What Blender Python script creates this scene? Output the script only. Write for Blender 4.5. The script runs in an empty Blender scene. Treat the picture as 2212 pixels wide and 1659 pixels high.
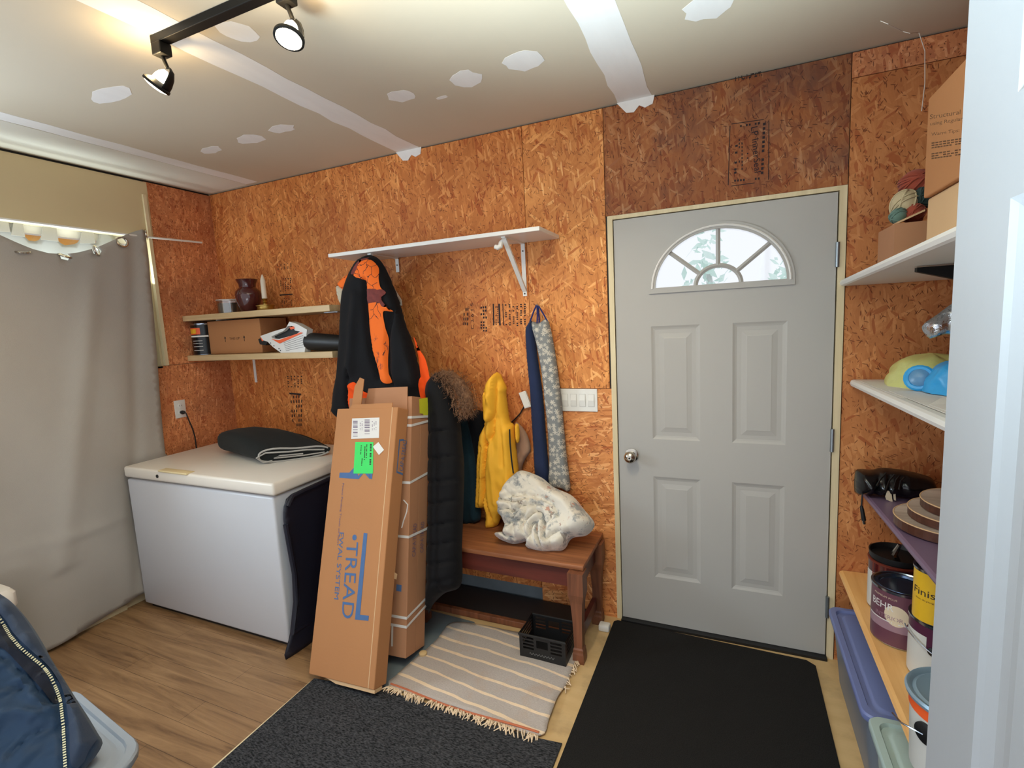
import bpy, bmesh, math, random
import numpy as np
from mathutils import Vector, Matrix, noise
from mathutils.geometry import delaunay_2d_cdt
R = random.Random(7)
SC = bpy.context.scene
COL = SC.collection
PI = math.pi
H = 2.563            # ceiling height
# ---------------------------------------------------------------- camera
CAM = Vector((3.3077, -2.4633, 1.5809)); YAW, PITCH, ROLL, FPX = -0.4184, -0.1225, -0.0502, 1077.6
def cam_axes():
    cy, sy = math.cos(YAW), math.sin(YAW)
    f = Vector((sy*math.cos(PITCH), cy*math.cos(PITCH), math.sin(PITCH)))
    r = Vector((cy, -sy, 0)); u = r.cross(f)
    c, s = math.cos(ROLL), math.sin(ROLL)
    return c*r+s*u, -s*r+c*u, f
CR, CU, CF = cam_axes()
def ray(px, py): return CF + CR*((px-1106)/FPX) - CU*((py-829.5)/FPX)
def on(ax, val, *p):
    """world points seen at pixels of the photograph, taken on a real plane of the room"""
    k = 'xyz'.index(ax); out = []
    for i in range(0, len(p), 2):
        d = ray(p[i], p[i+1]); out.append(CAM + d*((val-CAM[k])/d[k]))
    return out
def onp(O, n, *p):
    out = []
    for i in range(0, len(p), 2):
        d = ray(p[i], p[i+1]); out.append(CAM + d*((O-CAM).dot(n)/d.dot(n)))
    return out
cd = bpy.data.cameras.new('camera'); cam = bpy.data.objects.new('camera', cd); COL.objects.link(cam)
cd.sensor_width = 36; cd.sensor_fit = 'HORIZONTAL'; cd.lens = FPX/2212*36; cd.clip_start = .02
m = Matrix.Identity(4)
for i, a in enumerate((CR, CU, -CF)):
    for j in range(3): m[j][i] = a[j]
m.translation = CAM; cam.matrix_world = m; SC.camera = cam

# ---------------------------------------------------------------- materials
def lin(c):
    return tuple((x/255/12.92 if x/255 <= .04045 else ((x/255+.055)/1.055)**2.4) for x in c)
def al(r, g, b, k=1.0): return tuple(min(.93, x*k) for x in lin((r, g, b)))+(1,)
class NT:
    def __init__(s, name):
        s.m = bpy.data.materials.new(name); s.m.use_nodes = True; s.t = s.m.node_tree
        s.b = s.t.nodes['Principled BSDF']; s.out = s.t.nodes['Material Output']
    def n(s, typ, ins=None, **kw):
        nd = s.t.nodes.new(typ)
        for k, v in kw.items(): setattr(nd, k, v)
        if ins:
            for k, v in ins.items(): s.set(nd, k, v)
        return nd
    def set(s, nd, k, v):
        i = nd.inputs[k]
        if isinstance(v, bpy.types.NodeSocket): s.t.links.new(v, i)
        elif isinstance(v, bpy.types.Node): s.t.links.new(v.outputs[0], i)
        else: i.default_value = v
    def math(s, op, a, b=0., c=0.):
        nd = s.t.nodes.new('ShaderNodeMath'); nd.operation = op
        for i, v in enumerate((a, b, c)):
            if i < len(nd.inputs): s.set(nd, i, v)
        return nd.outputs[0]
    def mix(s, f, a, b, mode='MIX'):
        nd = s.t.nodes.new('ShaderNodeMix'); nd.data_type = 'RGBA'; nd.blend_type = mode
        s.set(nd, 0, f); s.set(nd, 6, a); s.set(nd, 7, b); return nd.outputs[2]
    def ramp(s, f, stops, interp='LINEAR'):
        nd = s.t.nodes.new('ShaderNodeValToRGB'); nd.color_ramp.interpolation = interp
        e = nd.color_ramp.elements
        while len(e) < len(stops): e.new(.5)
        for i, (p, c) in enumerate(stops): e[i].position = p; e[i].color = c if len(c) == 4 else tuple(c)+(1,)
        s.set(nd, 0, f); return nd.outputs[0]
    def co(s, scale=(1, 1, 1), rot=(0, 0, 0), loc=(0, 0, 0)):
        tc = s.t.nodes.new('ShaderNodeTexCoord'); mp = s.t.nodes.new('ShaderNodeMapping')
        s.t.links.new(tc.outputs['Object'], mp.inputs[0])
        mp.inputs['Scale'].default_value = scale; mp.inputs['Rotation'].default_value = rot; mp.inputs['Location'].default_value = loc
        return mp.outputs[0]
    def noise(s, vec, scale, detail=3., rough=.55, dist=0.):
        nd = s.n('ShaderNodeTexNoise', {'Scale': scale, 'Detail': detail, 'Roughness': rough, 'Distortion': dist})
        s.t.links.new(vec, nd.inputs['Vector']); return nd
    def bump(s, h, strength=.3, dist=.01):
        nd = s.n('ShaderNodeBump', {'Strength': strength, 'Distance': dist, 'Height': h}); s.set(s.b, 'Normal', nd.outputs[0])
    def p(s, **kw):
        for k, v in kw.items(): s.set(s.b, k.replace('_', ' '), v)
        return s
def plain(name, c, rough=.6, k=1., metal=0., var=.08, nscale=9., bump=0., bscale=60., sheen=0., spec=.5, coat=0.):
    t = NT(name); a = al(*c, k=k)
    n = t.noise(t.co(), nscale, 4.)
    col = t.mix(n.outputs[0], tuple(x*(1-var) for x in a[:3])+(1,), tuple(min(.95, x*(1+var)) for x in a[:3])+(1,))
    t.p(Base_Color=col, Roughness=rough, Metallic=metal)
    t.b.inputs['Specular IOR Level'].default_value = spec
    if sheen: t.b.inputs['Sheen Weight'].default_value = sheen
    if coat: t.b.inputs['Coat Weight'].default_value = coat
    if bump: t.bump(t.noise(t.co(), bscale, 3.).outputs[0], bump, .01)
    return t.m
def osb(name, tone=(1, 1, 1), horiz=False, seed=0., contrast=1., side=False, stain=.0, stainc=(.10, .055, .05)):
    """oriented strand board: three layers of long flakes at different angles"""
    t = NT(name)
    base = t.co(loc=(seed*1.7, seed, seed*3.1))
    dn = t.noise(base, 22., 3.)
    dv = t.n('ShaderNodeVectorMath', {0: dn.outputs['Color'], 1: (.5, .5, .5)}, operation='SUBTRACT')
    ds = t.n('ShaderNodeVectorMath', {0: dv.outputs[0]}, operation='SCALE'); ds.inputs['Scale'].default_value = .008
    wv = t.n('ShaderNodeVectorMath', {0: base, 1: ds.outputs[0]}, operation='ADD').outputs[0]
    a0 = PI/2 if horiz else 0
    def layer(ang, sx, sz, off):
        # rotate in the board's plane (works on x=const and y=const boards alike)
        mp = t.n('ShaderNodeMapping', {'Vector': wv, 'Rotation': (ang+a0, ang+a0, 0) if side else (0, ang+a0, 0), 'Location': (off, off*.3, off*.7)})
        sc = t.n('ShaderNodeVectorMath', {0: mp.outputs[0], 1: (sx, sx, sz)}, operation='MULTIPLY')
        v = t.n('ShaderNodeTexVoronoi', {'Scale': 1., 'Vector': sc.outputs[0], 'Randomness': 1.})
        sp = t.n('ShaderNodeSeparateColor', {0: v.outputs['Color']})
        return sp, mp, v.outputs['Distance']
    T = lambda r, g, b: tuple(x*y for x, y in zip(lin((r, g, b)), tone))+(1,)
    stops = [(0, T(142, 84, 50)), (.25, T(168, 106, 64)), (.5, T(190, 128, 80)), (.75, T(208, 150, 100)), (1, T(232, 186, 138))]
    L1 = layer(.06, 24, 7, 0.)
    grain = lambda mp: t.n('ShaderNodeTexNoise', {'Scale': 1., 'Detail': 4., 'Roughness': .6, 'Vector': t.n('ShaderNodeVectorMath', {0: mp.outputs[0], 1: (210, 210, 15)}, operation='MULTIPLY').outputs[0]}).outputs[0]
    mottl = t.noise(base, 26., 5., .75)
    v = t.math('ADD', t.math('MULTIPLY', L1[0].outputs[0], .20*contrast), t.math('MULTIPLY', grain(L1[1]), .24))
    v = t.math('ADD', v, t.math('MULTIPLY', mottl.outputs[0], .46))
    c = t.ramp(v, stops)
    for ang, sx, sz, off, th, al_, k in ((.2, 20, 8, 1.3, .66, .5, .8), (.35, 44, 10, 3.3, .52, .75, .75), (-.42, 62, 12, 7.7, .66, .75, .8), (.9, 70, 12, 5.1, .78, .75, .8), (-1.05, 84, 13, 9.4, .80, .75, .85), (.1, 100, 15, 2.2, .70, .8, .9)):
        sp, mp, dd = layer(ang, sx, sz, off)
        fv = t.math('ADD', t.math('MULTIPLY', t.math('SUBTRACT', sp.outputs[0], .5), .95*k*contrast), t.math('ADD', .38, t.math('MULTIPLY', grain(mp), .28)))
        # rounded ends: the flake is only the middle of its cell
        gate = t.math('MULTIPLY', t.math('GREATER_THAN', sp.outputs[1], th), t.math('LESS_THAN', dd, .52))
        c = t.mix(t.math('MULTIPLY', gate, al_), c, t.ramp(fv, stops))
        c = t.mix(t.math('MULTIPLY', t.math('MULTIPLY', gate, t.math('GREATER_THAN', sp.outputs[2], .84)), .6), c, T(150, 74, 40))
    for ang, off in ((.5, 0.), (-.6, 4.), (.05, 8.), (1.3, 12.)):
        sp, mp, dd = layer(ang, 150, 26, off+20)
        dk = t.math('MULTIPLY', t.math('LESS_THAN', dd, .26), t.math('GREATER_THAN', sp.outputs[0], .80))
        c = t.mix(t.math('MULTIPLY', dk, .8), c, T(86, 42, 24))
    big = t.noise(base, 2.3, 3.)
    c = t.mix(t.n('ShaderNodeMapRange', {0: big.outputs[0], 1: .38, 2: .68, 3: 0., 4: .62}).outputs[0], c, t.mix(.62, c, T(122, 66, 42)))
    if stain:
        s2 = t.noise(base, 3.1, 5., .65)
        c = t.mix(t.n('ShaderNodeMapRange', {0: s2.outputs[0], 1: .42, 2: .66, 3: 0., 4: stain}).outputs[0], c, stainc+(1,))
    t.p(Base_Color=c, Roughness=.62)
    t.b.inputs['Specular IOR Level'].default_value = .25
    t.bump(v, .06, .002)
    return t.m
def fabric(name, c, k=1., rough=.9, wr=.25, sheen=.15, var=.12, weave=900.):
    t = NT(name); a = al(*c, k=k)
    n = t.noise(t.co(), 6., 5.)
    col = t.mix(n.outputs[0], tuple(x*(1-var) for x in a[:3])+(1,), tuple(min(.95, x*(1+var)) for x in a[:3])+(1,))
    t.p(Base_Color=col, Roughness=rough); t.b.inputs['Sheen Weight'].default_value = sheen; t.b.inputs['Specular IOR Level'].default_value = .2
    t.bump(t.noise(t.co(), weave*.5, 2.).outputs[0], wr, .002)
    return t.m
M = {}
M['osb_main'] = osb('osb_main', (1.38, 1.20, .88), seed=1., contrast=.85)
M['osb_light'] = osb('osb_light', (1.52, 1.48, 1.18), seed=4., contrast=1.)
M['osb_low'] = osb('osb_low', (1.6, 1.54, 1.34), horiz=True, seed=9., contrast=1.1)
M['osb_door'] = osb('osb_door', (.74, .64, .60), seed=13., contrast=1.1, stain=.6, stainc=(.085, .05, .048))
M['osb_side'] = osb('osb_side', (1.4, 1.3, 1.4), seed=21., contrast=.8, stain=.25, side=True)
M['osb_right'] = osb('osb_right', (1.16, 1.10, 1.02), seed=17., contrast=.5)
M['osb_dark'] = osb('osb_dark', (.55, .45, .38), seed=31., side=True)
def ceiling_mat():
    t = NT('drywall'); n = t.noise(t.co(), 2., 4.)
    t.p(Base_Color=t.mix(n.outputs[0], al(198, 186, 164), al(206, 195, 175)), Roughness=.9); t.bump(t.noise(t.co(), 120., 2.).outputs[0], .05, .003); return t.m
M['drywall'] = ceiling_mat()
M['drywall_wall'] = plain('drywall_wall', (206, 188, 150), .9, var=.05, nscale=3.)
def mud_mat():
    t = NT('joint_mud'); n = t.noise(t.co((6, 1.2, 1)), 4., 4.)
    t.p(Base_Color=t.mix(n.outputs[0], al(226, 224, 221), al(240, 238, 235)), Roughness=.85); t.bump(n.outputs[0], .2, .004); return t.m
M['mud'] = mud_mat()
def laminate():
    t = NT('laminate')
    tc = t.co(); sep = t.n('ShaderNodeSeparateXYZ', {0: tc})
    br = t.n('ShaderNodeTexBrick', {'Vector': t.n('ShaderNodeMapping', {'Vector': tc, 'Rotation': (0, 0, .0)}).outputs[0], 'Scale': 1., 'Brick Width': 1.2, 'Row Height': .12, 'Mortar Size': .0009, 'Color1': (.2, .2, .2, 1), 'Color2': (.8, .8, .8, 1), 'Mortar': (0, 0, 0, 1)})
    g = t.noise(t.n('ShaderNodeVectorMath', {0: tc, 1: (1.7, 22, 1)}, operation='MULTIPLY').outputs[0], 1., 7., .66, 1.0)
    v = t.math('ADD', t.math('MULTIPLY', g.outputs[0], .9), t.math('MULTIPLY', br.outputs['Fac'], -.22))
    v = t.math('ADD', v, t.math('MULTIPLY', t.n('ShaderNodeSeparateColor', {0: br.outputs['Color']}).outputs[0], .16))
    c = t.ramp(v, [(.15, al(66, 44, 26)), (.36, al(104, 74, 48)), (.52, al(140, 106, 72)), (.75, al(166, 130, 92))])
    t.p(Base_Color=c, Roughness=.42); t.bump(v, .12, .002); return t.m
M['laminate'] = laminate()
def tan_floor():
    t = NT('plywood_floor'); g = t.noise(t.co((3, 14, 1)), 1.2, 5.); s = t.noise(t.co(), 7., 5.)
    c = t.mix(g.outputs[0], al(184, 150, 102), al(222, 190, 140))
    c = t.mix(t.n('ShaderNodeMapRange', {0: s.outputs[0], 1: .5, 2: .72, 3: 0., 4: .6}).outputs[0], c, al(142, 120, 88))
    t.p(Base_Color=c, Roughness=.55); return t.m
M['tan_floor'] = tan_floor()
def wood(name, dark, light, along='x', rough=.5, k=1., freq=22., spec=.5):
    t = NT(name); s = {'x': (1.6, freq, freq), 'y': (freq, 1.6, freq), 'z': (freq, freq, 1.6)}[along]
    g = t.noise(t.co(s), 1., 6., .6, .8)
    t.p(Base_Color=t.ramp(g.outputs[0], [(.3, al(*dark, k=k)), (.7, al(*light, k=k))]), Roughness=rough); t.b.inputs['Specular IOR Level'].default_value = spec
    t.bump(g.outputs[0], .08, .002); return t.m
M['pine'] = wood('pine', (188, 158, 116), (214, 186, 142), 'x')
M['plank'] = wood('plank', (222, 164, 98), (240, 190, 124), 'y', .45)
M['bench_top'] = wood('bench_top', (110, 62, 36), (168, 106, 66), 'x', .5, freq=30)
M['bench_dark'] = wood('bench_dark', (70, 28, 22), (104, 46, 36), 'x', .4)
M['bench_leg'] = wood('bench_leg', (92, 52, 34), (140, 86, 58), 'z', .45)
M['trim_wood'] = wood('trim_wood', (206, 188, 150), (226, 210, 174), 'z', .6)
M['white'] = plain('white_laminate', (232, 230, 226), .4, var=.02)
M['white_metal'] = plain('white_metal', (232, 231, 226), .35, var=.02)
M['appliance'] = plain('appliance_white', (204, 205, 210), .35, var=.03, nscale=3.)
M['lid_white'] = plain('freezer_lid', (232, 224, 212), .35, var=.03, nscale=3.)
M['door_paint'] = plain('door_paint', (174, 171, 167), .45, var=.03, nscale=2.5)
M['door_white'] = plain('white_door_paint', (162, 165, 170), .4, var=.02, nscale=3., bump=.03, bscale=40.)
M['black'] = plain('black_plastic', (20, 20, 22), .45)
M['black_metal'] = plain('black_metal', (9, 9, 9), .55, spec=.25)
M['chrome'] = plain('nickel', (196, 188, 176), .18, metal=1., var=.03)
M['steel'] = plain('galvanized_steel', (150, 158, 164), .35, metal=.8)
M['brass'] = plain('brass', (190, 160, 92), .3, metal=1.)
M['card'] = plain('cardboard', (180, 126, 84), .85, var=.05, nscale=4., bump=.04, bscale=90., spec=.2)
M['card_dk'] = plain('cardboard_dark', (174, 126, 94), .85, var=.07, nscale=4., spec=.2)
M['card_lt'] = plain('cardboard_light', (208, 172, 132), .85, var=.05, nscale=5., spec=.2)
M['ink_blue'] = plain('ink_blue', (72, 104, 150), .8, var=.1, nscale=40.)
M['ink_violet'] = plain('ink_violet', (112, 92, 116), .8)
M['ink_black'] = plain('ink_black', (48, 38, 36), .85, var=.35, nscale=60.)
M['ink_stamp'] = plain('ink_stamp', (40, 28, 32), .85, var=.4, nscale=60.)
M['ink_brown'] = plain('ink_brown', (92, 62, 40), .85)
M['paper'] = plain('paper', (226, 222, 216), .8, var=.03)
M['green_paper'] = plain('green_label', (60, 214, 98), .7, var=.06)
M['yellow_label'] = plain('yellow_label', (206, 206, 44), .7)
M['strap'] = plain('strap_white', (224, 222, 220), .5)
M['curtain'] = fabric('curtain_cloth', (170, 165, 158), 1., sheen=.1, var=.05, weave=700.)
def translucent(name, c, fac=.5):
    t = NT(name); a = al(*c)
    t.p(Base_Color=a, Roughness=.9)
    tr = t.n('ShaderNodeBsdfTranslucent', {'Color': a}); mx = t.n('ShaderNodeMixShader', {0: fac})
    t.t.links.new(t.b.outputs[0], mx.inputs[1]); t.t.links.new(tr.outputs[0], mx.inputs[2]); t.t.links.new(mx.outputs[0], t.out.inputs[0]); return t.m
M['tab_cloth'] = translucent('tab_curtain_cloth', (206, 206, 204), .5)
def glass(name, tint=(1, 1, 1), gl=.08):
    t = NT(name); tr = t.n('ShaderNodeBsdfTransparent', {'Color': tuple(tint)+(1,)}); gs = t.n('ShaderNodeBsdfGlossy', {'Roughness': .05})
    mx = t.n('ShaderNodeMixShader', {0: gl}); t.t.links.new(tr.outputs[0], mx.inputs[1]); t.t.links.new(gs.outputs[0], mx.inputs[2]); t.t.links.new(mx.outputs[0], t.out.inputs[0]); return t.m
M['glass'] = glass('window_glass')
M['jar_glass'] = glass('jar_glass', (.93, .93, .92), .16)
def emit(name, c, s):
    t = NT(name); t.p(Base_Color=tuple(c)+(1,), Roughness=.4); t.b.inputs['Emission Color'].default_value = tuple(c)+(1,); t.b.inputs['Emission Strength'].default_value = s; return t.m
M['bulb'] = emit('lit_bulb', (1., .86, .62), 14.)
M['black_cloth'] = fabric('black_cloth', (18, 18, 22), sheen=.05)
M['black_quilt'] = fabric('black_nylon', (13, 13, 17), rough=.75, sheen=.04)
M['teal_cloth'] = fabric('teal_cloth', (24, 48, 60), sheen=.05)
M['char_cloth'] = fabric('charcoal_felt', (32, 34, 33), sheen=.05)
M['grey_bind'] = fabric('grey_binding', (170, 166, 160))
M['orange_cloth'] = fabric('blaze_orange', (252, 84, 28), 1., sheen=0.)
M['yellow_rubber'] = fabric('yellow_raincoat', (240, 178, 54), 1., rough=.6, sheen=0., var=.08)
M['beige_cloth'] = fabric('beige_net', (160, 126, 104))
M['navy_cloth'] = fabric('navy_cloth', (38, 48, 78), sheen=.05)
M['blue_cord'] = fabric('blue_cord', (34, 42, 104))
M['rubber_navy'] = plain('navy_black_rubber', (17, 20, 36), .5, var=.15)
def camo():
    t = NT('blaze_camo'); b = t.co()
    v = t.n('ShaderNodeTexVoronoi', {'Vector': t.n('ShaderNodeVectorMath', {0: b, 1: t.n('ShaderNodeVectorMath', {0: t.noise(b, 20., 2.).outputs['Color'], 1: (.04, .04, .04)}, operation='MULTIPLY').outputs[0]}, operation='ADD').outputs[0], 'Scale': 17.}, feature='DISTANCE_TO_EDGE')
    br = t.math('LESS_THAN', v.outputs['Distance'], .022)
    gate = t.math('GREATER_THAN', t.noise(b, 8., 2.).outputs[0], .5)
    c = t.mix(t.math('MULTIPLY', br, gate), al(252, 112, 26), al(60, 26, 30))
    n = t.noise(t.co((1, 1, .55)), 11., 5., .7)
    c = t.mix(t.n('ShaderNodeMapRange', {0: n.outputs[0], 1: .60, 2: .66, 3: 0., 4: .85}).outputs[0], c, al(104, 46, 52))
    t.p(Base_Color=c, Roughness=.8); return t.m
M['camo'] = camo()
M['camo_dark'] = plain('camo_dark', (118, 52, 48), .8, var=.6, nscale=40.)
def fur():
    t = NT('fur'); n = t.noise(t.co(), 60., 3.)
    t.p(Base_Color=t.ramp(n.outputs[0], [(.3, al(78, 52, 36)), (.6, al(138, 100, 72)), (.8, al(176, 146, 116))]), Roughness=.8); return t.m
M['fur'] = fur()
def snow():
    t = NT('snowflake_cloth'); tc = t.co((1, 1, 1)); sp = t.n('ShaderNodeSeparateXYZ', {0: tc})
    flat = t.n('ShaderNodeCombineXYZ', {0: sp.outputs[0], 1: sp.outputs[2], 2: 0.})
    c = al(128, 130, 130)
    for sc, off in ((24., 0.), (34., 5.3)):
        v = t.n('ShaderNodeTexVoronoi', {'Vector': t.n('ShaderNodeVectorMath', {0: flat.outputs[0], 1: (off, off*.7, 0)}, operation='ADD').outputs[0], 'Scale': sc, 'Randomness': .75}, voronoi_dimensions='2D')
        scaled = t.n('ShaderNodeVectorMath', {0: t.n('ShaderNodeVectorMath', {0: flat.outputs[0], 1: (off, off*.7, 0)}, operation='ADD').outputs[0], 1: v.outputs['Position']}, operation='SUBTRACT')
        q = t.n('ShaderNodeSeparateXYZ', {0: scaled.outputs[0]})
        ang = t.math('ARCTAN2', q.outputs[1], q.outputs[0]); rr = t.math('MULTIPLY', v.outputs['Distance'], 1.)
        pet = t.math('ABSOLUTE', t.math('COSINE', t.math('MULTIPLY', ang, 3.)))
        rim = t.math('ADD', t.math('MULTIPLY', t.math('POWER', pet, 1.5), .27), .07)
        ins = t.math('LESS_THAN', rr, rim)
        c = t.mix(t.math('MULTIPLY', ins, .8), c, al(206, 198, 184))
    t.p(Base_Color=c, Roughness=.9); return t.m
M['snow'] = snow()
def fleece():
    t = NT('fleece'); b = t.co()
    n = t.noise(b, 11., 6., .7); n2 = t.noise(t.co(loc=(4, 2, 1)), 12., 4., .7); n3 = t.noise(t.co((1, 1, .4), rot=(.3, .6, 0)), 42., 3.)
    c = al(226, 219, 206)
    c = t.mix(t.n('ShaderNodeMapRange', {0: n.outputs[0], 1: .50, 2: .60, 3: 0., 4: .95}).outputs[0], c, t.mix(n3.outputs[0], al(84, 92, 100), al(178, 180, 180)))  # grey blotches: leaf print plus fold shading put into the colour
    v5 = t.n('ShaderNodeTexVoronoi', {'Vector': t.n('ShaderNodeVectorMath', {0: t.co((1, 1, .5), rot=(.5, .4, .3)), 1: t.n('ShaderNodeVectorMath', {0: t.noise(b, 45., 4.).outputs['Color'], 1: (.06, .06, .06)}, operation='MULTIPLY').outputs[0]}, operation='ADD').outputs[0], 'Scale': 17.})
    c = t.mix(t.math('MULTIPLY', t.math('LESS_THAN', v5.outputs['Distance'], .25), t.math('MULTIPLY', t.math('GREATER_THAN', t.n('ShaderNodeSeparateColor', {0: v5.outputs['Color']}).outputs[0], .66), .7)), c, t.mix(t.n('ShaderNodeSeparateColor', {0: v5.outputs['Color']}).outputs[1], al(96, 104, 100), al(196, 120, 92)))
    c = t.mix(t.n('ShaderNodeMapRange', {0: n2.outputs[0], 1: .63, 2: .70, 3: 0., 4: .75}).outputs[0], c, al(190, 140, 112))
    t.p(Base_Color=c, Roughness=.95); t.b.inputs['Sheen Weight'].default_value = .4; t.bump(t.noise(b, 260., 2.).outputs[0], .3, .003); return t.m
M['fleece'] = fleece()
def rugmat():
    t = NT('rag_rug'); tc = t.co(); sp = t.n('ShaderNodeSeparateXYZ', {0: tc})
    wob = t.noise(tc, 4., 2.)
    y = t.math('ADD', sp.outputs[1], t.math('MULTIPLY', sp.outputs[0], .10)); y = t.math('ADD', y, t.math('MULTIPLY', wob.outputs[0], .035))
    fr = t.math('FRACT', t.math('MULTIPLY', y, 1/.079))
    st = t.math('LESS_THAN', t.math('ABSOLUTE', t.math('SUBTRACT', fr, .5)), t.math('MULTIPLY', t.noise(t.co((2, 9, 1)), 2.2, 3.).outputs[0], .19))
    wv = t.noise(t.co((110, 300, 1)), 1., 3., .7)
    sd = t.noise(tc, 5., 5., .7)
    c = t.mix(wv.outputs[0], al(150, 138, 132), al(206, 196, 190))
    c = t.mix(t.math('MULTIPLY', st, .8), c, al(246, 220, 186))
    c = t.mix(t.n('ShaderNodeMapRange', {0: sd.outputs[0], 1: .56, 2: .74, 3: 0., 4: .5}).outputs[0], c, al(182, 150, 122))
    t.p(Base_Color=c, Roughness=.95); t.bump(wv.outputs[0], .5, .004); return t.m
M['rug'] = rugmat()
def carpet(name, a, b, sc, rib=False):
    t = NT(name); tc = t.co()
    n = t.noise(tc, sc, 2., .7); n2 = t.noise(tc, 9., 4.)
    v = n.outputs[0]
    if rib:
        n = t.noise(t.n('ShaderNodeMapping', {'Vector': tc, 'Rotation': (0, 0, .0), 'Scale': (.55, 1.5, 1)}).outputs[0], sc, 2., .7); v = n.outputs[0]
    c = t.ramp(v, [(.34, al(*a)), (.68, al(*b))])
    c = t.mix(t.math('MULTIPLY', n2.outputs[0], .25), c, al(*a))
    t.p(Base_Color=c, Roughness=.95); t.b.inputs['Specular IOR Level'].default_value = .15; t.bump(v, .6, .006); return t.m
M['mat_smooth'] = carpet('door_mat_pile', (22, 21, 21), (46, 44, 43), 330.)
M['mat_rib'] = carpet('runner_pile', (20, 21, 23), (80, 80, 84), 140., True)
M['grey_paint'] = plain('grey_concrete', (106, 116, 122), .6, var=.25, nscale=10.)
M['tote_blue'] = plain('blue_tote_lid', (112, 124, 176), .4, var=.04)
M['tote_body'] = plain('tote_body', (112, 120, 132), .4, var=.06)
M['tote_teal'] = plain('teal_tote', (172, 192, 190), .4, var=.04)
M['tote_grey'] = plain('grey_tote', (150, 158, 168), .4, var=.05)
M['tote_greyb'] = plain('grey_blue_tote', (128, 150, 170), .4, var=.05)
M['purple'] = plain('purple_shelf', (118, 96, 122), .35, var=.06)
M['gloss_black'] = plain('glossy_black', (14, 14, 17), .22, var=.1)
M['jacket'] = fabric('navy_nylon', (34, 56, 82), 1., rough=.55, sheen=.1, var=.25)
M['jacket_flap'] = fabric('slate_nylon', (50, 62, 82), 1., rough=.6, sheen=.1, var=.15)
M['dark_blue'] = fabric('dark_blue_lining', (26, 30, 42))
M['oxblood'] = plain('oxblood_ceramic', (74, 26, 28), .12, var=.15, coat=.6)
M['wax'] = plain('wax', (226, 218, 200), .5)
M['foil'] = plain('foil', (206, 212, 222), .16, metal=1., bump=.5, bscale=70.)
M['yellow_bag'] = plain('yellow_plastic_bag', (204, 204, 128), .3, bump=.4, bscale=22., coat=.3)
M['blue_bag'] = plain('blue_plastic_bag', (52, 160, 222), .35, bump=.2, bscale=26.)
M['blue_box'] = plain('blue_grey_plastic', (90, 140, 180), .3)
M['beh'] = plain('plum_label', (104, 64, 78), .35, var=.06)
M['beh_lt'] = plain('mauve_label', (156, 124, 136), .35)
M['cream'] = plain('cream', (222, 204, 176), .5, var=.08)
M['can_metal'] = plain('tin', (176, 186, 200), .2, metal=1., var=.05)
M['can_lid'] = plain('blue_tin_lid', (92, 108, 138), .2, metal=.9, var=.05)
M['can_yellow'] = plain('yellow_can', (222, 176, 40), .35)
M['can_purple'] = plain('purple_can', (80, 34, 60), .35)
M['can_white'] = plain('white_can', (206, 206, 202), .4)
M['drip'] = plain('paint_drip_red', (110, 44, 30), .4)
M['orange'] = plain('orange_plastic', (236, 96, 44), .4)
M['tool_white'] = plain('tool_white', (226, 224, 220), .4)
M['sky_blue'] = plain('pale_blue_lid', (150, 176, 196), .3, metal=.4)
M['board_top'] = wood('board_top', (150, 132, 118), (206, 192, 180), 'x', .35)
M['board_edge'] = wood('board_edge', (60, 34, 26), (96, 56, 40), 'x', .35)
M['yarn_cream'] = fabric('cream_yarn', (188, 172, 138)); M['yarn_green'] = fabric('green_yarn', (96, 122, 112)); M['yarn_red'] = fabric('red_yarn', (150, 70, 52)); M['yarn_dark'] = fabric('dark_yarn', (44, 62, 60))
M['leaf'] = plain('leaves', (214, 236, 226), .6, var=.1)  # overexposed daylight put into the pale leaf colour
M['bark'] = plain('bark', (200, 200, 196), .9)
M['siding'] = plain('white_siding', (236, 232, 214), .5, var=.03)
M['orange_board'] = wood('orange_board', (214, 150, 70), (240, 186, 96), 'y', .5)
M['snowy'] = plain('snowy_ground', (232, 236, 240), .8)
M['cobweb'] = plain('cobweb', (214, 206, 196), .9)

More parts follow.
